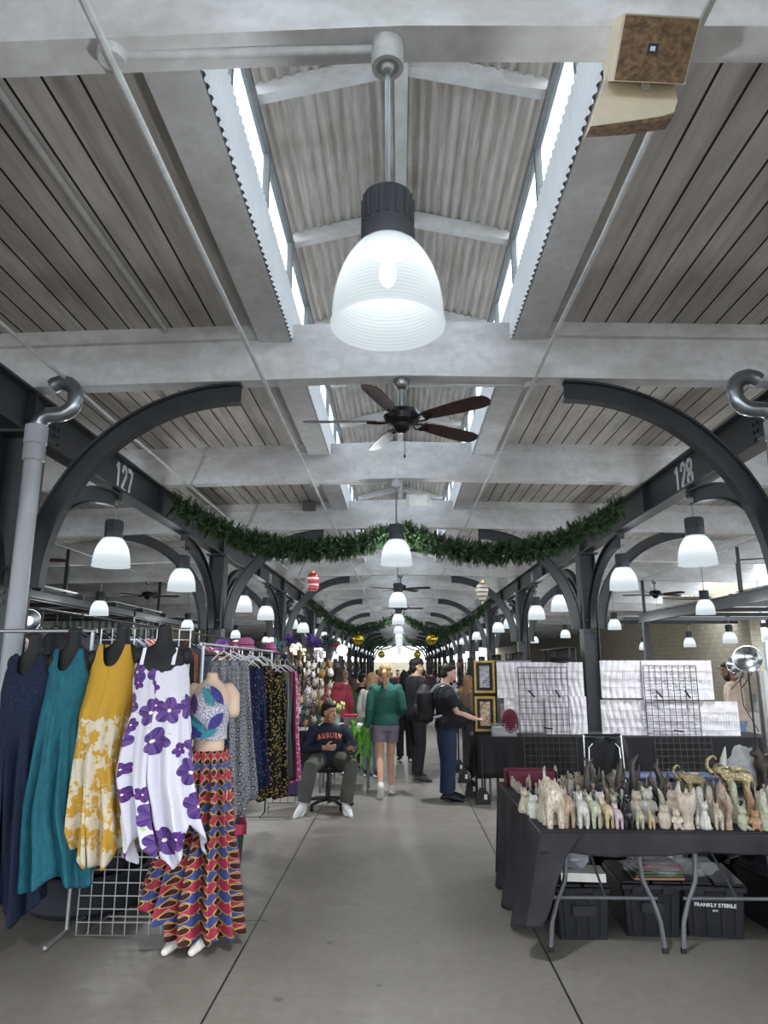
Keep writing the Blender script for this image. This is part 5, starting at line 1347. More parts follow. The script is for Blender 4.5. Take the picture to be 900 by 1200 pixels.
# folded black chair with chrome frame
t = thing('folded_chair', 'folded black camping chair with chrome tubes standing behind the figurine table', 'chair', (P(708, 900, 7.6).x, 7.6, 0))
w = .19
for s in (-1, 1):
    MB().tube([(s*w*1.05, -.05, 0), (s*w*1.05, -.02, .5), (s*w, 0, .98)], .012, 10).build('frame_tube', CHROME, t, True)
    MB().tube([(s*w*.85, -.06, .1), (s*w*.85, -.05, .6), (s*w*.8, -.04, .86), (s*w*.6, -.04, .9)], .01, 10).build('frame_tube', CHROME, t, True)
    MB().tube([(s*w*.45, .08, .05), (s*w*.6, .05, .7)], .01, 8).build('leg', CHROME, t, True)
MB().tube([(-w, 0, .98), (w, 0, .98)], .012, 8).build('top_bar', BLACKP, t)
rws = [[Vector((-w*.95+1.9*w*i/16, -.02+.02*sin(i*.8+k*.9), .96-.5*k/8)) for i in range(17)] for k in range(9)]
o = MB().loft(rws, cap=False, closed=False).build('fabric_sling', mat('black nylon', '#15161a', .6), t, True); so = o.modifiers.new('t', 'SOLIDIFY'); so.thickness = .01
blob('draped_jacket', None, None, (w*1.0, .1, .66), (.1, .06, .16), mat('black nylon', '#15161a', .6), 31, .12, t)
# blue crates
for i, (px, z, rz) in enumerate(((760, 0, 0), (790, 0, 2), (762, .26, -2), (794, .26, 1))):
    t = thing('blue_crate', 'blue plastic crate behind the table, %s' % ('bottom left of the four', 'bottom right of the four', 'upper left of the four', 'upper right of the four')[i], 'crate', (P(px, 900, 8.2).x+(.12 if i % 2 else -.12), 8.2, z+.0), R(rz), 'stacked blue crates')
    bl = mat('blue crate plastic', '#263a66', .45)
    MB().loft([[Vector((x*k, y*k, zz2)) for x, y in ((-.24, -.18), (.24, -.18), (.24, .18), (-.24, .18))] for zz2, k in ((0, .9), (.23, 1))]).build('crate_body', bl, t)
    MB().box(-.26, .26, -.2, .2, .22, .255, .01).build('crate_lid', bl, t)
    for q_ in range(5): MB().bar((-.18+.09*q_, -.172, .03), (-.19+.095*q_, -.184, .21), .012, .01, (0, -1, 0)).build('rib', bl, t)
# black bundle on top of the covered panels
blob('black_bundle', 'bundle of black cables and clips lying on top of the left covered panels', 'bundle', (P(656, 770, 9.65).x, 9.66, P(656, 777, 9.65).z), (.14, .05, .04), BLACKP, 41, .5)
# ================================================================== PEOPLE
def skin(h): return mat('skin %s' % h, h, .55, 0, .06, 14, 0, .35)
def V(*a): return Vector(a)
def hand(mb, w, d, n, s, curl=.5, sc=1.0):
    # w wrist, d direction of the hand, n palm normal (towards the curl), s +1/-1 thumb side along d x n
    d = d.normalized(); n = (n-d*n.dot(d)).normalized(); l = d.cross(n).normalized()*s
    k = sc
    mb.ell([(w, l*.026*k, n*.019*k), (w+d*.03*k, l*.036*k, n*.017*k), (w+d*.075*k, l*.041*k, n*.015*k), (w+d*.092*k, l*.038*k, n*.012*k)], 12)
    for i, (off, L) in enumerate(((.030, .070), (.010, .080), (-.011, .074), (-.031, .056))):
        p = w+d*.086*k+l*off*k; pts = [p]; dd = d.copy()
        for q in range(3):
            a = curl*(.55+.35*q); dd = (dd*cos(a)+n*sin(a)).normalized(); nn = n
            p = p+dd*L*k*(.42, .33, .25)[q]; pts.append(p)
        mb.tube(pts, [.0092*k, .009*k, .0083*k, .0072*k], 8, True, True)
    p = w+d*.028*k+l*.03*k; a1 = (l*.75+d*.6+n*.25).normalized(); a2 = (l*.3+d*.9+n*.4).normalized()
    mb.tube([p, p+a1*.034*k, p+a1*.034*k+a2*.03*k, p+a1*.034*k+a2*.052*k], [.013*k, .011*k, .0095*k, .008*k], 8, True, True)
POSE = dict(pelvis=(0, 0, .95), chest=(0, .01, 1.24), neck=(0, 0, 1.47), head=(0, .025, 1.63),
            shL=(-.185, 0, 1.41), shR=(.185, 0, 1.41), elL=(-.235, -.02, 1.13), elR=(.235, -.02, 1.13), wrL=(-.24, .06, .89), wrR=(.24, .06, .89),
            hipL=(-.095, 0, .92), hipR=(.095, 0, .92), knL=(-.1, .02, .5), knR=(.1, .02, .5), anL=(-.1, -.02, .085), anR=(.1, -.02, .085), toeL=(-.11, .14, .03), toeR=(.11, .14, .03))
def person(label, loc, rz, H=1.75, pose=None, sk='#b98d74', top='#333', topmat=None, sleeve='long', bottom='#333', leg='long', shoe='#222', sole='#ddd', hair='#2a211c', hairstyle='short',
           yaw=0, pitch=0, belly=0.0, width=1.0, vox=.009, beard=False, collar=False, hood=False, name='person', curl=.5, group=None):
    J = {k: Vector(v) for k, v in POSE.items()}
    if pose: J.update({k: Vector(v) for k, v in pose.items()})
    f = H/1.75; J = {k: v*f for k, v in J.items()}
    t = thing(name, label, 'person', loc, rz, group)
    up = (J['neck']-J['pelvis']).normalized(); ex = (J['shR']-J['shL']).normalized(); ey = up.cross(ex).normalized(); ex = ey.cross(up)
    def rings(m, lo=-.1, hi=.56, wb=1.0, bl=0.0, chestc=True):
        tab = [(-.1, .135, .105), (-.03, .165, .12), (.05, .165, .118), (.14, .148, .108), (.25, .16, .118), (.36, .172, .118), (.44, .168, .105), (.485, .135, .085), (.515, .085, .068), (.54, .058, .058), (.57, .052, .054)]
        L = (J['neck']-J['pelvis']).length/.52; out = []
        for s_, rx, ry in tab:
            if s_ < lo-.001 or s_ > hi+.001: continue
            c = J['pelvis'].lerp(J['neck'], s_/.52)
            q_ = max(0, min(1, s_/.52)); bow = 4*q_*(1-q_); mid = J['pelvis'].lerp(J['neck'], .5); c = c+(J['chest']-J['pelvis'].lerp(J['neck'], .56))*bow
            b = bl*math.exp(-((s_-.12)/.13)**2)
            out.append((c+ey*b*.6*f, ex*(rx*wb*f+m+b*.35*f), ey*(ry*f*(1+(wb-1)*.5)+m+b*.55*f)))
        return out
    hc = J['head']; Rh = Matrix.Rotation(R(yaw), 3, 'Z') @ Matrix.Rotation(R(pitch), 3, 'X')
    hp = lambda x, y, z: hc+Rh @ (Vector((x, y, z))*f)
    S_ = skin(sk)
    b = MB(); b.ell(rings(-.012, -.1, .57, width, belly), 24)
    b.tube([J['neck']-up*.02, J['neck']+up*.05, hp(0, -.015, -.06)], [.056*f, .053*f, .054*f], 14, True, True)
    b.sph(hp(0, -.008, .035), (.076*f, .094*f, .088*f), 20, 14, Rh); b.sph(hp(0, .022, -.045), (.058*f, .066*f, .066*f), 16, 12, Rh); b.sph(hp(0, .055, -.088), (.03*f, .025*f, .022*f), 12, 8, Rh)
    b.tube([hp(0, .086, .012), hp(0, .108, -.022), hp(0, .09, -.034)], [.009*f, .0155*f, .012*f], 10, True, True)
    for s in (-1, 1): b.sph(hp(s*.077, -.005, -.01), (.01*f, .02*f, .031*f), 10, 8, Rh); b.sph(hp(s*.03, .076, .028), (.024*f, .014*f, .009*f), 10, 6, Rh); b.sph(hp(s*.045, .055, -.03), (.026*f, .026*f, .026*f), 10, 8, Rh)
    b.sph(hp(0, .084, -.058), (.024*f, .012*f, .012*f), 10, 6, Rh)
    for s, a, e, w in ((-1, 'shL', 'elL', 'wrL'), (1, 'shR', 'elR', 'wrR')):
        b.tube([J[a]-ex*s*.02, J[a].lerp(J[e], .35), J[e], J[e].lerp(J[w], .35), J[w]], [.052*f, .048*f*width**.3, .039*f, .04*f, .026*f], 12, True, True)
        d = (J[w]-J[e]).normalized(); palm = pose.get('palm'+('L' if s < 0 else 'R')) if pose else None
        pn = Vector(palm) if palm else ex*(-s)
        dd = pose.get('hd'+('L' if s < 0 else 'R')) if pose else None
        hd = Vector(dd) if dd else (d*.9-up*.2)
        hd = hd.normalized(); l = hd.cross(pn)
        sg = 1 if l.dot(ey+up*.5) > 0 else -1
        hand(b, J[w]+d*.005, hd, pn, sg, curl, f)
    for s, a, e, w, to in ((-1, 'hipL', 'knL', 'anL', 'toeL'), (1, 'hipR', 'knR', 'anR', 'toeR')):
        b.tube([J[a], J[a].lerp(J[e], .45), J[e], J[e].lerp(J[w], .3), J[w].lerp(J[e], .25), J[w]], [.082*f, .072*f, .052*f, .054*f, .037*f, .032*f], 14, True, True)
        b.tube([J[w], J[w].lerp(J[to], .5)-V(0, 0, .005), J[to]], [.032*f, .03*f, .02*f], 10, True, True)
    remesh(b, 'body', S_, t, vox, 2)
    # eyes and mouth
    for s in (-1, 1):
        e = MB().sph(hp(s*.03, .083, .01), (.012*f, .007*f, .0065*f), 10, 6, Rh).build('eye', mat('eye white', '#d8d4ce', .3), t, True)
        MB().sph(hp(s*.03, .0895, .01), (.005*f, .003*f, .005*f), 8, 6, Rh).build('iris', mat('dark iris', '#1e1612', .2), e, True)
        MB().tube([hp(s*.016, .091, .03), hp(s*.032, .093, .035), hp(s*.047, .08, .03)], [.004*f, .005*f, .003*f], 6).build('eyebrow', mat('brow '+hair, hair, .8), t, True)
    MB().tube([hp(-.021, .09, -.058), hp(0, .098, -.057), hp(.021, .09, -.058)], [.003*f, .006*f, .003*f], 8).build('mouth', mat('lips', '#8d4f48', .5), t, True)
    HM = mat('hair %s' % hair, hair, .65, 0, .35, 26, .4)
    h = MB()
    if hairstyle != 'none':
        h.sph(hp(0, -.026, .06), (.085*f, .096*f, .08*f), 22, 14, Rh); h.sph(hp(0, -.055, -.0), (.076*f, .06*f, .08*f), 18, 12, Rh)
    if hairstyle == 'short':
        h.sph(hp(0, .035, .098), (.066*f, .05*f, .03*f), 14, 8, Rh)
    if hairstyle == 'mop':
        h.sph(hp(0, .02, .092), (.085*f, .085*f, .052*f), 18, 10, Rh); h.sph(hp(.02, .075, .06), (.055*f, .03*f, .035*f), 12, 8, Rh); h.sph(hp(0, -.06, -.02), (.082*f, .06*f, .075*f), 16, 10, Rh)
        for i in range(9): a_ = -1.2+i*.3; h.tube([hp(.07*sin(a_), .06*cos(a_), .1), hp(.092*sin(a_), .1*cos(a_), .045)], [.022*f, .01*f], 6, True, True)
    if hairstyle in ('long', 'pony', 'bob'):
        L = {'long': -.36, 'pony': -.0, 'bob': -.13}[hairstyle]
        if L: h.ell([(hp(0, -.055, .02), Rh @ V(.085*f, 0, 0), Rh @ V(0, .055*f, 0)), (hp(0, -.06, -.06), Rh @ V(.09*f, 0, 0), Rh @ V(0, .05*f, 0)), (hp(0, -.075, L*.6-.02), Rh @ V(.095*f, 0, 0), Rh @ V(0, .042*f, 0)), (hp(0, -.085, L), Rh @ V(.055*f, 0, 0), Rh @ V(0, .025*f, 0))], 18)
        for s in (-1, 1): h.tube([hp(s*.07, .03, .06), hp(s*.088, .0, -.02), hp(s*.085, -.02, max(L, -.12))], [.02*f, .024*f, .018*f], 8, True, True)
        if hairstyle == 'pony': h.tube([hp(0, -.1, .03), hp(.0, -.15, .0), hp(.01, -.14, -.1), hp(.02, -.125, -.21), hp(.02, -.115, -.27)], [.03*f, .034*f, .032*f, .022*f, .008*f], 12, True, True)
    if h.v: remesh(h, 'hair', HM, t, max(.009, vox), 2)
    if beard:
        bb = MB(); bb.sph(hp(0, .04, -.085), (.062*f, .058*f, .055*f), 14, 10, Rh); bb.sph(hp(0, .078, -.05), (.035*f, .02*f, .014*f), 10, 6, Rh)
        for s in (-1, 1): bb.tube([hp(s*.07, .005, -.0), hp(s*.066, .02, -.05), hp(s*.045, .05, -.085)], [.012*f, .018*f, .022*f], 8, True, True)
        remesh(bb, 'beard', HM, t, .009, 1)
    # top
    TM = topmat or mat('cloth %s' % top, top, .85, 0, .14, 12, .25)
    c = MB(); c.ell(rings(.02, -.06, .545 if collar else .522, width, belly), 26)
    for s, a, e, w in ((-1, 'shL', 'elL', 'wrL'), (1, 'shR', 'elR', 'wrR')):
        c.sph(J[a]-ex*s*.012, .071*f, 14, 10)
        if sleeve == 'long': c.tube([J[a]-ex*s*.04, J[a].lerp(J[e], .3), J[e], J[e].lerp(J[w], .5), J[w].lerp(J[e], .04)], [.076*f, .07*f*width**.4, .059*f, .054*f, .043*f], 14, True)
        elif sleeve == 'short': c.tube([J[a]-ex*s*.04, J[a].lerp(J[e], .35), J[a].lerp(J[e], .82)], [.084*f, .086*f*width**.4, .086*f*width**.4], 14, True)
    if collar: c.tube([J['neck']-up*.03, J['neck']+up*.03], [.07*f, .066*f], 14)
    if hood: c.sph(J['neck']-ey*.085*f-up*.02, (.11*f, .07*f, .08*f), 14, 10)
    remesh(c, 'top', TM, t, vox, 3)
    # bottom
    BM = mat('cloth %s' % bottom, bottom, .85, 0, .16, 9, .25)
    c = MB(); c.ell(rings(.013, -.1, .06, width, belly*.6), 24)
    for s, a, e, w in ((-1, 'hipL', 'knL', 'anL'), (1, 'hipR', 'knR', 'anR')):
        if leg == 'long': c.tube([J[a], J[a].lerp(J[e], .45), J[e], J[e].lerp(J[w], .5), J[w].lerp(J[e], .05)], [.105*f*width**.6, .1*f*width**.8, .082*f*width**.8, .078*f*width**.9, .074*f*width**.9], 16, True)
        elif leg == 'short': c.tube([J[a], J[a].lerp(J[e], .3), J[a].lerp(J[e], .55)], [.098*f, .094*f, .088*f], 16, True)
    remesh(c, 'shorts' if leg == 'short' else 'trousers', BM, t, vox, 3)
    SM = mat('shoe %s' % shoe, shoe, .5, 0, .1, 20); SO = mat('sole %s' % sole, sole, .5)
    for a, to in (('anL', 'toeL'), ('anR', 'toeR')):
        d = (J[to]-J[a]); dh = d.normalized(); side = dh.cross(V(0, 0, 1)).normalized()
        upv = side.cross(dh).normalized()
        heel = J[a]-V(dh.x, dh.y, dh.z)*.035*f-upv*.035*f
        sh = MB(); sh.tube([J[a]+upv*.02*f, J[a]-upv*.015*f, J[a].lerp(J[to], .5)-upv*.005*f, J[to]+upv*.0], [.045*f, .048*f, .043*f, .034*f], 14, True, True); sh.sph(heel+dh*.01, .038*f)
        sh.tube([J[to].lerp(J[a], .2), J[to]+dh*.045*f], [.036*f, .026*f], 12, True, True)
        so_ = remesh(sh, 'shoe', SM, t, .009, 2)
        o_ = MB(); base = J[a]-upv*.062*f
        pl = []
        for q_ in range(20):
            an = 2*PI*q_/20; L_ = .135*f; cx_ = .07*f
            pl.append(base+dh*(cx_+L_*cos(an))*1.0+side*(.042+.008*cos(an))*f*sin(an)-upv*.012+upv*.0)
        o_.prism(pl, upv*.03*f); o_.build('sole', SO, so_)
        if dh.z > -.2: pass
    return t, J
gy = lambda px, py: G(px, py)
# --- person in teal, seen from behind
g = gy(452, 932)
t, J = person('blond person with a ponytail in a teal top and grey shorts walking away', (g.x, g.y, 0), R(3), 1.70,
       dict(anL=(-.075, -.30, .17), toeL=(-.085, -.2, .05), knL=(-.085, -.06, .51), anR=(.075, .05, .085), toeR=(.09, .2, .03), knR=(.07, .08, .5), elR=(.24, -.05, 1.14), wrR=(.2, .16, 1.05), elL=(-.23, -.03, 1.12), wrL=(-.25, .04, .88)),
       sk='#c79a82', top='#265c52', bottom='#7e7685', leg='short', shoe='#d9d6cc', sole='#e6e4de', hair='#a58560', hairstyle='pony', yaw=-12, vox=.0085, collar=True, width=1.02)
# --- tall person in black looking to the right
g = gy(488, 915)
person('tall dark haired person all in black with a pouch, looking right', (g.x, g.y, 0), R(-60), 1.78, dict(anL=(-.16, .1, .085), knL=(-.13, .1, .5), toeL=(-.2, .25, .03), anR=(.16, -.08, .085), toeR=(.19, .08, .03), knR=(.13, .0, .5), elL=(-.24, .03, 1.12), wrL=(-.14, .24, 1.08), elR=(.24, .0, 1.13), wrR=(.16, .2, 1.0)),
       sk='#c09a84', top='#16171c', bottom='#121318', shoe='#3b3d42', sole='#4a4b4f', hair='#14110f', hairstyle='mop', yaw=-18, vox=.0085, collar=True)
# --- heavy person in a black T shirt, side view
g = gy(527, 938)
t, J = person('heavy person in a black T-shirt and jeans with a backpack, facing the framed pictures', (g.x-.03, g.y, 0), R(-88), 1.70, dict(elL=(-.27, .12, 1.13), wrL=(-.2, .36, 1.06), elR=(.27, .12, 1.13), wrR=(.2, .38, 1.04), head=(0, .05, 1.62), neck=(0, .0, 1.46), anL=(-.12, .03, .085), toeL=(-.13, .19, .03), palmL=(0, 0, -1), palmR=(0, 0, -1), hdL=(.2, 1, 0), hdR=(-.2, 1, 0)),
       sk='#c49a86', top='#15161a', sleeve='short', bottom='#1f2b44', shoe='#1a1b20', sole='#24262b', hair='#15110f', hairstyle='short', belly=.22, width=1.32, vox=.0085, pitch=-12)
TB = t
# his backpack (rides on the back: a thing of its own)
bp = thing('backpack', 'black backpack worn by the heavy person in the T-shirt', 'backpack', (g.x-.3, g.y+.02, .98), 0)
bk = mat('black backpack nylon', '#111216', .7, 0, .2, 14, .3)
m = MB(); m.sph((0, 0, .2), (.13, .17, .26), 24, 16); m.box(-.11, .11, -.14, .14, -.02, .38, .03); remesh(m, 'pack_body', bk, bp, .014, 4)
m = MB(); m.sph((-.11, 0, .1), (.06, .13, .13), 16, 10); remesh(m, 'front_pocket', bk, bp, .014, 2)
for s in (-1, 1): MB().tube([(.08, s*.1, .36), (.15, s*.13, .44), (.25, s*.15, .475), (.36, s*.16, .42), (.42, s*.17, .28), (.38, s*.2, .12), (.1, s*.18, .04)], .017, 8).build('shoulder_strap', mat('grey strap', '#7d8085', .7) if s < 0 else bk, bp, True)
# --- seated person on an office chair
g = gy(384, 946); SX, SY = g.x, g.y
OC = thing('office_chair', 'black five star office chair under the seated person', 'chair', (SX, SY, 0), R(20))
for k in range(5):
    a = 2*PI*k/5; d = V(cos(a), sin(a), 0)
    l = MB().tube([V(0, 0, .1), d*.15+V(0, 0, .1), d*.3+V(0, 0, .065)], [.03, .024, .017], 8, True, True).build('base_leg', BLACKP, OC, True)
    MB().lathe([(.001, -.022), (.027, -.022), (.03, 0), (.027, .022), (.001, .022)], d*.3+V(0, 0, .03), 14, True, 'x').build('caster', BLACKP, l, True)
MB().tube([(0, 0, .09), (0, 0, .3)], .03, 12).tube([(0, 0, .3), (0, 0, .42)], .018, 12).build('gas_column', BLACKP, OC, True)
MB().loft([[V((.22-.03*k_)*cos(a_)*1.05, (.22-.03*k_)*sin(a_), z_) for a_ in [2*PI*i/28 for i in range(28)]] for z_, k_ in ((.42, 1), (.44, 0), (.475, 0), (.49, 1.5))]).build('seat', mat('black chair fabric', '#17181c', .85), OC, True)
MB().tube([(0, .18, .43), (0, .27, .45), (0, .27, .72)], .018, 8).build('back_bar', BLACKP, OC, True)
MB().sph((0, .27, .74), (.18, .035, .17), 22, 12).build('backrest', mat('black chair fabric', '#17181c', .85), OC, True)
t, J = person('seated person in a navy sweatshirt with orange lettering, looking right', (SX, SY-.02, 0), R(180+12), 1.72,
       dict(pelvis=(0, -.06, .56), chest=(0, -.08, .78), neck=(0, -.01, .98), head=(0, .04, 1.13), shL=(-.2, -.03, .92), shR=(.2, -.03, .92), elL=(-.32, .03, .68), wrL=(-.24, .27, .68), elR=(.31, .0, .68), wrR=(.08, .24, .73),
            hipL=(-.1, -.03, .56), hipR=(.1, -.03, .56), knL=(-.24, .38, .54), anL=(-.17, .40, .1), toeL=(-.2, .56, .03), knR=(.25, .36, .53), anR=(.33, .36, .12), toeR=(.42, .52, .03), palmL=(0, 0, 1), palmR=(0, -1, .2), hdL=(.2, 1, .3), hdR=(-1, .2, 0)),
       sk='#a97e66', top='#1b2233', bottom='#4a4d47', shoe='#dcdcdc', sole='#e8e8e8', hair='#15110f', hairstyle='short', yaw=42, pitch=-8, belly=.03, width=1.12, vox=.0085, collar=True, curl=.7)
SEAT = t
ORG = mat('salmon lettering', '#cf7a68', .7)
word = 'AUBURN'; n = len(word)
for i, ch in enumerate(word):
    q_ = (i-(n-1)/2)/((n-1)/2); x = -q_*.125; a_ = q_*.5
    zc_ = .845-.02*q_*q_; yf = -.05+.148*math.sqrt(max(0, 1-(x/.225)**2))+.004
    M = Matrix.Translation((x, yf, zc_)) @ Matrix.Rotation(PI-q_*.42*1.0, 4, 'Z') @ Matrix.Rotation(R(90+4), 4, 'X') @ Matrix.Rotation(-q_*.22, 4, 'Z')
    text_mesh(ch, .085, 'sweatshirt_letter', ORG, t, M, .016, .72, .002)
Jw = J['wrL']; ph = MB().box(-.035, .035, -.006, .006, -.0, .14).build('phone', BLACKP); 
ph.parent = None; w_ = Matrix.Translation(SEAT.location) @ Matrix.Rotation(R(192), 4, 'Z') @ (J['wrL']+V(.02, .1, .0)); ph.location = w_; tag(ph, 'dark phone held up by the seated person', 'phone')
# --- bearded person behind the covered panels
g = P(868, 850, 10.3)
person('bearded person in a beige hoodie and black cap beside the covered panels', (g.x+.03, 10.45, 0), R(62), 1.74, dict(elL=(-.24, .05, 1.13), wrL=(-.12, .25, 1.05), elR=(.25, .06, 1.12), wrR=(.14, .26, 1.0), head=(0, .05, 1.61)), sk='#8d6650', top='#9d8d7f', bottom='#5a6f8c', shoe='#333', hair='#17130f', yaw=10, pitch=-14, beard=True, hood=True, vox=.011)
cp = thing('cap', 'black cap worn by the bearded person', 'cap', (g.x+.03-.02, 10.45+.03, 1.63), R(72))
MB().lathe([(.09, 0), (.098, .03), (.085, .075), (.05, .105), (.001, .115)], n=24).build('crown', BLACKP, cp, True)
MB().prism([V(.08*cos(a_), .085+.09*sin(a_), .005) for a_ in [PI*i/12 for i in range(13)]], (0, 0, .008)).build('brim', BLACKP, cp)
# --- people farther down the hall
def bg(label, px, pyh, Y, rz, top, bottom, hair, hs, **k):
    p = P(px, pyh, Y); H = max(1.35, min(1.86, p.z)); kw = dict(vox=.014); kw.update(k)
    return person(label, (p.x, Y, 0), R(rz), H, None, top=top, bottom=bottom, hair=hair, hairstyle=hs, **kw)
bg('dark haired person in a red hooded jacket at the trinket stall', 396, 783, 11.6, 20, '#8a3040', '#2a2d38', '#2a1c18', 'bob', hood=True)
bg('brown haired shorter person in a green hooded jacket', 413, 795, 12.2, -10, '#28552e', '#2b2e36', '#4a3224', 'bob', hood=True)
bg('person with long blond hair in a pale patterned top by the green toys', 436, 789, 11.4, -25, '#a9a3a0', '#59607a', '#8f6c4e', 'long', topmat=spots('pale patterned knit', '#b9b4b1', '#7c7880', None, 30, .35), shoe='#222')
bg('person in black with short dark hair beyond the green jacket', 424, 790, 14.5, -50, '#17181d', '#16171b', '#17120f', 'short')
bg('person in pale pink facing away behind the red jacket', 404, 786, 15.5, 0, '#c3aeb6', '#3a3d48', '#8a7468', 'short')
bg('hooded person in black with a backpack between the teal top and the tall one', 474, 787, 13.2, 8, '#15161a', '#14151a', '#15120f', 'bob', hood=True)
bg('person in dark grey far down the aisle behind the teal top', 446, 784, 17, 0, '#2c2e35', '#22242a', '#6a4a34', 'short')
bg('tan haired person in a brown top beyond the heavy person', 548, 792, 11.8, -70, '#6f5848', '#2c2a2c', '#8c6c50', 'long')
for i, (px, Y, tp, hr) in enumerate(((458, 22, '#3a3f4b', '#3a2a20'), (466, 26, '#6b2f34', '#2a1e18'), (480, 24, '#23252c', '#1a1512'), (496, 21, '#4a3238', '#2a1e18'), (452, 30, '#5d6470', '#5a4030'), (473, 33, '#2f3a34', '#2a1e18'), (488, 31, '#797b80', '#6a4a34'), (505, 27, '#2b2f3a', '#1a1512'), (442, 25, '#22242b', '#2a1e18'))):
    bg('distant person in %s clothes, %s in the far crowd' % ((('slate', 'maroon', 'black', 'plum', 'grey blue', 'dark green', 'light grey', 'navy', 'charcoal')[i]), 'walking'), px, 785-(Y > 25)*0, Y, rnd.choice((0, 180, 30, -30)), tp, '#25272d', hr, 'short', vox=.022)
# ================================================================== STALLS FARTHER DOWN
qr = random.Random(77)
# trinket stall at the left: black grid with masks and feathers
t0 = wire_panel('display_grid', 'tall black wire grid crowded with masks and trinkets behind the seated person', -1.98, -1.0, 10.6, .75, 1.95, .0762, DKCHROME)
t0b = thing('stall_table', 'stall table under dark cloth holding the trinket grid', 'table', (-1.6, 10.9, 0)); MB().box(-.75, .7, -.35, .35, .72, .75).build('tabletop', GREYT, t0b)
for x in (-.65, .6):
    for y in (-.3, .3): MB().tube([(x, y, 0), (x, y, .72)], .015, 8).build('leg', GREYT, t0b)
MB().box(-.76, .71, -.36, -.35, .2, .755).build('front_cloth', BLK2, t0b)
MC = ['#c9c4bc', '#8a6d3a', '#6b2f33', '#4f6b4a', '#2f2a3a', '#b59d74', '#5c3a6b', '#7c8a86', '#a8a29c', '#3a2420', '#d6d0c8', '#93684a']
def mask_mesh():
    mb = MB(); mb.sph((0, 0, 0), (.062, .03, .085), 16, 12)
    for v in mb.v:
        if v.y > 0: v.y *= .2
    mb.tube([(0, -.028, .02), (0, -.05, -.015)], [.008, .014], 8, True, True)
    for s in (-1, 1): mb.tube([(s*.03, 0, .07), (s*.05, 0, .12)], [.018, .006], 8, True, True)
    mb.sph((0, -.026, -.04), (.022, .008, .008), 10, 6)
    return mb
mm = mask_mesh().build('tmp', mat('m', '#fff')); mmd = mm.data; bpy.data.objects.remove(mm)
EYE = MB().sph((-.026, -.028, .022), (.012, .006, .008), 8, 6).build('tmp2', mat('mask eye', '#0c0c0e')); EYED = EYE.data; bpy.data.objects.remove(EYE)
mv = {}
ROWN = ['lowest', 'second', 'third', 'fourth', 'fifth', 'sixth', 'seventh', 'top']
for r_ in range(8):
    for c_ in range(9):
        h = qr.choice(MC)
        if h not in mv:
            me = mmd.copy(); me.materials.clear()
            nt_ = NT('painted mask '+h); cc = nt_.mix(nt_.m_('LESS_THAN', nt_.voro(nt_.obj(), 34), .42), lin(h), lin(qr.choice(MC))); me.materials.append(nt_.fin(cc, .35, 0, .5)); mv[h] = me
        o = bpy.data.objects.new('mask', mv[h]); COL.objects.link(o); s_ = qr.uniform(.5, .85)
        o.location = (-1.93+.112*c_+qr.uniform(-.02, .02), 10.592, .88+.135*r_+qr.uniform(-.03, .03)); o.scale = (s_*qr.uniform(.7, 1.1), s_, s_); o.rotation_euler = (0, R(qr.uniform(-25, 25)), 0)
        tag(o, 'small painted mask hung on the crowded trinket grid, %s row from the bottom' % ROWN[r_], 'mask', 'masks in the %s row of the trinket grid' % ROWN[r_])
def feather(label, loc, h, m, n=26, r=.16):
    mb = MB(); q = random.Random(int(loc[0]*100))
    for i in range(n):
        a = q.uniform(0, 2*PI); el = q.uniform(-.3, 1.4); d = V(cos(a)*cos(el), sin(a)*cos(el), sin(el)); L = r*q.uniform(.6, 1); w = d.orthogonal().normalized()*.018
        mb.loft([[w*k-d.cross(w).normalized()*.003 if False else w*k, -w*k, -w*k+V(0, 0, .003), w*k+V(0, 0, .003)] if False else [d*L*u+w*k, d*L*u+d.cross(w)*k*.3, d*L*u-w*k, d*L*u-d.cross(w)*k*.3] for u, k in ((0, .3), (.4, 1), (.8, .8), (1, .1))])
    o = mb.build('feather_plume', m, None, True); o.location = loc; return tag(o, label, 'feathers')
PU = mat('purple feathers', '#4b3078', .8, 0, .3, 20)
feather('purple feather plume on top of the trinket grid, left one', (-1.62, 10.55, 2.02), 0, PU); feather('purple feather plume on top of the trinket grid, right one', (-1.28, 10.55, 1.98), 0, PU, 40, .2)
feather('teal feather plume at the left end of the trinket grid', (-1.86, 10.5, 1.95), 0, mat('teal feathers', '#4d8a8c', .8)); feather('dark feather plume at the right end of the trinket grid', (-1.05, 10.55, 2.0), 0, mat('dark feathers', '#24282b', .8), 40, .18)
# clamp lights that shine along the left
def clamp_light(label, px, py, Y, lit=True, r=.085, aim=(0, -1, -.1)):
    p = P(px, py, Y); t = thing('clamp_light', label, 'clamp light', tuple(p)); a = Vector(aim).normalized(); M = a.to_track_quat('Z', 'Y').to_matrix()
    m = MB().lathe([(r*.25, -.12), (r*.45, -.1), (r*.85, -.04), (r, .0), (r*.96, .0), (r*.8, -.035), (r*.4, -.09), (.001, -.09)], n=24)
    for v in m.v: v[:] = M @ v
    m.build('reflector', mat('polished reflector', '#b9bbbd', .2, 1.0), t, True)
    b = MB().sph((0, 0, -.03), (r*.62, r*.62, r*.5), 16, 10)
    for v in b.v: v[:] = M @ v
    if lit: b.build('bulb', emis('warm lit bulb', '#fff0d0', 1.6), t, True)
    s = MB().tube([(0, 0, -.11), (0, 0, -.2)], .022, 10)
    for v in s.v: v[:] = M @ v
    s.build('socket', BLACKP, t, True)
    MB().tube([M @ V(0, 0, -.19), M @ V(0, 0, -.2)+V(0, 0, -.12), V(0, .22, -.35)], .006, 6).build('gooseneck', BLACKP, t, True)
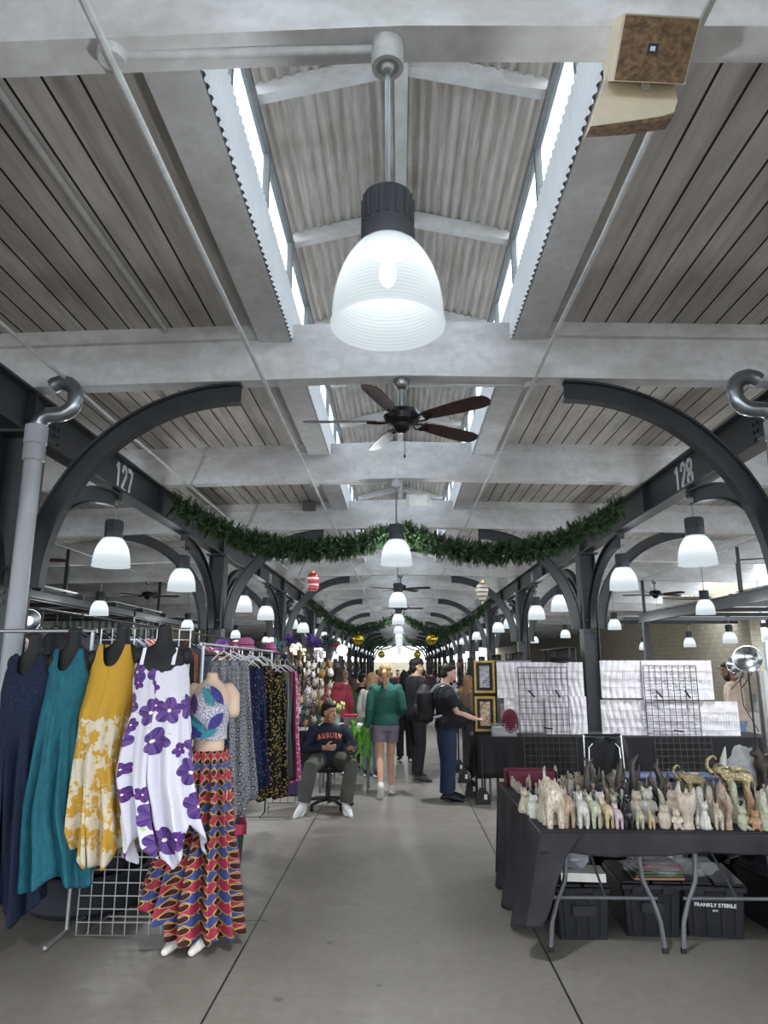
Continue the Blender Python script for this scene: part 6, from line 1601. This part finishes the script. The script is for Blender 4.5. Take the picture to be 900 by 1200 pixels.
clamp_light('lit round clamp light above the pink hats, nearest the skirt rack', 277, 757, 9.5, aim=(.4, -1, -.2)); clamp_light('lit round clamp light right of the pink hats', 318, 753, 11.0); clamp_light('lit round clamp light over the trinket grid', 347, 760, 10.9, r=.1); clamp_light('lit oval clamp light right of the trinket grid', 401, 762, 12, r=.1)
clamp_light('unlit chrome clamp light at the far left over the racks', 34, 727, 7.5, False, .12, (.6, -1, 0))
# chrome reflectors with stand at the right
st = thing('light_stand', 'black stand with cables carrying chrome reflectors at the right', 'stand', (P(886, 850, 8.9).x, 8.95, 0))
MB().tube([(0, 0, .02), (0, 0, 1.85)], .012, 8).build('pole', BLACKP, st)
for a in (0, 2.1, 4.2): MB().tube([(0, 0, .4), (.35*cos(a), .35*sin(a), .01)], .009, 6).build('tripod_leg', BLACKP, st)
MB().tube([(0, 0, 1.75), (-.12, -.02, 1.5), (-.1, 0, 1.2), (.05, 0, .9)], .006, 6).tube([(0, 0, 1.8), (.12, 0, 1.6), (.1, 0, 1.3)], .006, 6).build('cable', BLACKP, st)
MB().lathe([(.001, 0), (.035, 0), (.035, .2), (.001, .2)], (.05, -.02, 1.15), 14).build('weight', mat('grey cylinder', '#77797c', .5), st, True)
clamp_light('big chrome reflector seen from the side at the right edge over the hoodie', 876, 772, 8.8, False, .17, (-.5, -.8, .35)); clamp_light('chrome bell reflector tilted just above the cap of the bearded person', 862, 778, 10.0, False, .13, (-.75, -.6, .2))
o = MB().tube([(0, 0, 0), (0, 0, 1.62)], .07, 16).build('steel_drum_post', mat('brushed steel tube', '#8b8b88', .3, .9), None, True); o.name = 'steel_post'; o.location = (P(897, 850, 8.2).x+.02, 8.2, 0); tag(o, 'shiny round steel post at the right edge of the picture', 'post')
# pink hats, purple hat stack
for i, (px, py, Y, h) in enumerate(((262, 760, 8.6, '#6a3f86'), (272, 763, 8.6, '#7f3160'), (288, 758, 8.8, '#b2608a'), (302, 763, 9, '#2e2a30'), (315, 763, 9.2, '#9a4f7a'))):
    p = P(px, py, Y); t = thing('sun_hat', '%s hat on top of the middle racks, %s' % (('purple', 'magenta', 'light pink', 'dark', 'rose pink')[i], ('leftmost', 'second from left', 'middle', 'fourth from left', 'rightmost')[i]), 'hat', tuple(p), 0, 'hats on the middle racks')
    MB().lathe([(.16, -.02), (.11, 0), (.1, .03), (.095, .08), (.06, .11), (.001, .115)], n=24).build('hat_body', mat('hat '+h, h, .85), t, True)
    MB().lathe([(.101, .005), (.104, .005), (.104, .03), (.101, .03)], n=24).build('hat_band', mat('hat band', '#2b2228', .8), t)
rail('thin rack rail under the hats', (-2.4, 8.6, 1.8), (-1.55, 8.6, 1.8), (.02, .98), .01, DKCHROME)
# tulips, red tray, lime toys at a small table
tb = thing('side_table', 'small white table with the tulips and red tray behind the seated person', 'table', (P(410, 850, 10.2).x, 10.2, 0))
MB().box(-.42, .3, -.25, .25, .84, .88).build('tabletop', mat('white table', '#c9c9c6', .5), tb)
for x in (-.38, .26):
    for y in (-.2, .2): MB().tube([(x, y, 0), (x, y, .84)], .015, 8).build('leg', GREYT, tb)
t = thing('tulip_bunch', 'bunch of yellow green tulips standing behind the head of the seated person', 'flowers', (P(394, 850, 10.05).x, 10.05, .88))
MB().lathe([(.001, 0), (.05, 0), (.06, .1), (.05, .15)], n=16).build('vase', mat('pale vase', '#9fae9f', .3), t, True)
m = MB(); hd_ = MB(); q = random.Random(4)
for i in range(22):
    a = q.uniform(0, 6.28); r_ = q.uniform(.02, .14); z = q.uniform(.18, .28); x, y = r_*cos(a), r_*sin(a)
    m.tube([(x*.2, y*.2, .1), (x, y, z)], .004, 5); hd_.sph((x, y, z+.02), (.018, .018, .03), 8, 6)
m.build('stems', mat('green stems', '#4f7a44', .7), t); hd_.build('tulip_heads', mat('pale yellow green tulips', '#c3cf8a', .6), t, True)
t = thing('gift_tray', 'grey plastic tray of red goods beside the tulips', 'tray', (P(411, 858, 10.0).x, 10.0, .88))
MB().loft([[V(x*k, y*k, z) for x, y in ((-.1, -.08), (.1, -.08), (.1, .08), (-.1, .08))] for z, k in ((0, .85), (.11, 1))]).build('tray_body', mat('mauve tray', '#86707c', .5), t)
for i in range(6): MB().sph((-.07+.028*i, 0.0, .13), (.024, .06, .025), 10, 8).build('red_packet', mat('red packet', '#a3232f', .4), t, True)
LIME = mat('lime green plush', '#5a9a35', .85, 0, .25, 30)
for i, (px, py) in enumerate(((414, 862), (421, 872), (427, 858), (430, 876))):
    p = P(px, py, 9.9); m = MB(); q = random.Random(i)
    m.tube([(0, 0, .12), (.01, 0, .02), (-.01, 0, -.1)], [.03, .04, .025], 8, True, True); m.sph((0, -.01, .16), (.04, .04, .035))
    for s in (-1, 1):
        m.tube([(s*.02, 0, .08), (s*.08, 0, .02), (s*.07, 0, -.1)], [.014, .012, .016], 7, True, True); m.tube([(s*.015, 0, -.08), (s*.05, 0, -.18), (s*.035, 0, -.27)], [.016, .012, .018], 7, True, True); m.sph((s*.022, -.03, .19), .015)
    o = remesh(m, 'plush_toy', LIME, None, .008, 1); o.location = p; tag(o, 'long limbed lime green plush toy hanging at the table corner, %s' % ('left one', 'second from left', 'top right one', 'lowest one at right')[i], 'toy', 'lime green plush toys')
o = MB().box(-.09, .09, -.15, .15, 0, .38, .02).build('suitcase', mat('purple case', '#3d2a52', .5)); o.location = (P(345, 890, 9.9).x, 9.9, 0.0); tag(o, 'small purple suitcase on the floor left of the seated person', 'suitcase')
MB().tube([(-.05, 0, .38), (-.05, 0, .44), (.05, 0, .44), (.05, 0, .38)], .008, 6).build('handle', BLACKP, o)
# generic stalls along both sides farther on
SC = ['#2b2d33', '#3a3033', '#22262c', '#4a4642', '#5a3a3a', '#34403c']
def stall(i, x, y, side):
    s = 'left' if side < 0 else 'right'
    w = ORD[min(i, 11)]
    t = thing('stall_table', 'cloth covered market table, %s of the distant stalls on the %s' % (w, s), 'table', (x, y, 0))
    mb = MB().box(-.45, .45, -1.1, 1.1, .74, .76).box(-.46, -.45, -1.1, 1.1, .05, .765).box(.45, .46, -1.1, 1.1, .05, .765).box(-.46, .46, -1.11, -1.1, .05, .765)
    mb.build('table_cloth', mat('stall cloth %d' % (i % 6), SC[(i*5+(side > 0)) % 6], .85), t)
    for a in (-.4, .4):
        for b in (-1, 1): MB().tube([(a, b, 0), (a, b, .74)], .014, 6).build('leg', GREYT, t)
    wall = thing('display_rack', 'dark display rack with goods, %s of the distant stalls on the %s' % (w, s), 'rack', (x+side*.62, y, 0))
    for yy in (-1.05, 0, 1.05): MB().bar((0, yy, 0), (0, yy, 2.0), .03, .03, (0, 1, 0)).build('post', DKCHROME, wall)
    m = MB()
    for z in (.9, 1.25, 1.6, 1.98): m.box(-.1, .1, -1.05, 1.05, z, z+.015)
    m.build('shelf', DKCHROME, wall)
    MB().box(side*.1, side*.115, -1.05, 1.05, .8, 1.98).build('back_sheet', mat('stall sheet %d' % (i % 4), ['#4a4a4c', '#5c564e', '#33363c', '#6a6462'][(i+(side > 0)) % 4], .8), wall)
    for j in range(9):
        c = qr.choice(MC+['#8c2f3a', '#2f4f6b', '#c9a23a']); hx = qr.uniform(.05, .1); hz = qr.uniform(.1, .26); yy = -.95+.23*j
        k = qr.random(); nm = 'boxed_goods' if k < .5 else 'jar'
        o = (MB().box(-hx, hx, -hx, hx, 0, hz, .01) if k < .5 else MB().lathe([(.001, 0), (hx, 0), (hx*1.1, hz*.5), (hx*.5, hz*.8), (hx*.6, hz), (.001, hz)], n=14)).build(nm, mat('goods %s' % c, c, .5), None, k >= .5)
        o.location = (x+qr.uniform(-.25, .25), y+yy, .766); tag(o, 'small %s on the %s distant stall table on the %s' % ('boxed item' if k < .5 else 'jar', w, s), 'goods', 'goods on the %s distant %s stall' % (w, s))
    for j in range(10):
        c = qr.choice(MC+['#8c2f3a', '#2f4f6b', '#c9a23a']); z = qr.choice((.915, 1.265, 1.615)); hy = qr.uniform(.05, .09); hz = qr.uniform(.12, .28)
        o = MB().box(-.06, .06, -hy, hy, 0, hz, .012).build('packet', mat('goods %s' % c, c, .5)); o.location = (x+side*.62, y-.95+.2*j, z); tag(o, 'packet on the rack of the %s distant stall on the %s' % (w, s), 'goods', 'packets on the %s distant %s rack' % (w, s))
ys = [14.2, 18.0, 21.8, 25.6, 29.8, 34, 39, 45, 52, 60]
for i, y in enumerate(ys):
    stall(i, -2.35, y, -1)
    stall(i, 2.2 if i else 2.35, y if i else 13.6, 1)
# tall things between the right stalls: framed picture row by the heavy person
for i in range(4):
    y = 11.2+i*.5; o = thing('display_stand', 'slim dark display stand beyond the framed pictures, %s' % ORD[i], 'stand', (1.75+.1*i, y, 0)); MB().tube([(0, 0, 0), (0, 0, 1.7)], .015, 8).build('pole', BLACKP, o); MB().lathe([(.001, 0), (.14, 0), (.14, .02), (.001, .03)], n=18).build('base', BLACKP, o); MB().box(-.09, .09, -.01, .01, 1.2, 1.6).build('print', art('print %d' % i, '#c4beb4', '#8d7d72', '#5d6b78', 20), o)
# ================================================================== LIGHT
wd = bpy.data.worlds.new('World'); S.world = wd; wd.use_nodes = True
nt = wd.node_tree; bg = nt.nodes['Background']; bg.inputs[0].default_value = (.90, .95, 1.0, 1); bg.inputs[1].default_value = 2.6
S.view_settings.view_transform = 'Standard'; S.view_settings.look = 'None'; S.view_settings.gamma = 1; S.view_settings.use_curve_mapping = False
S.view_settings.exposure = 1.08
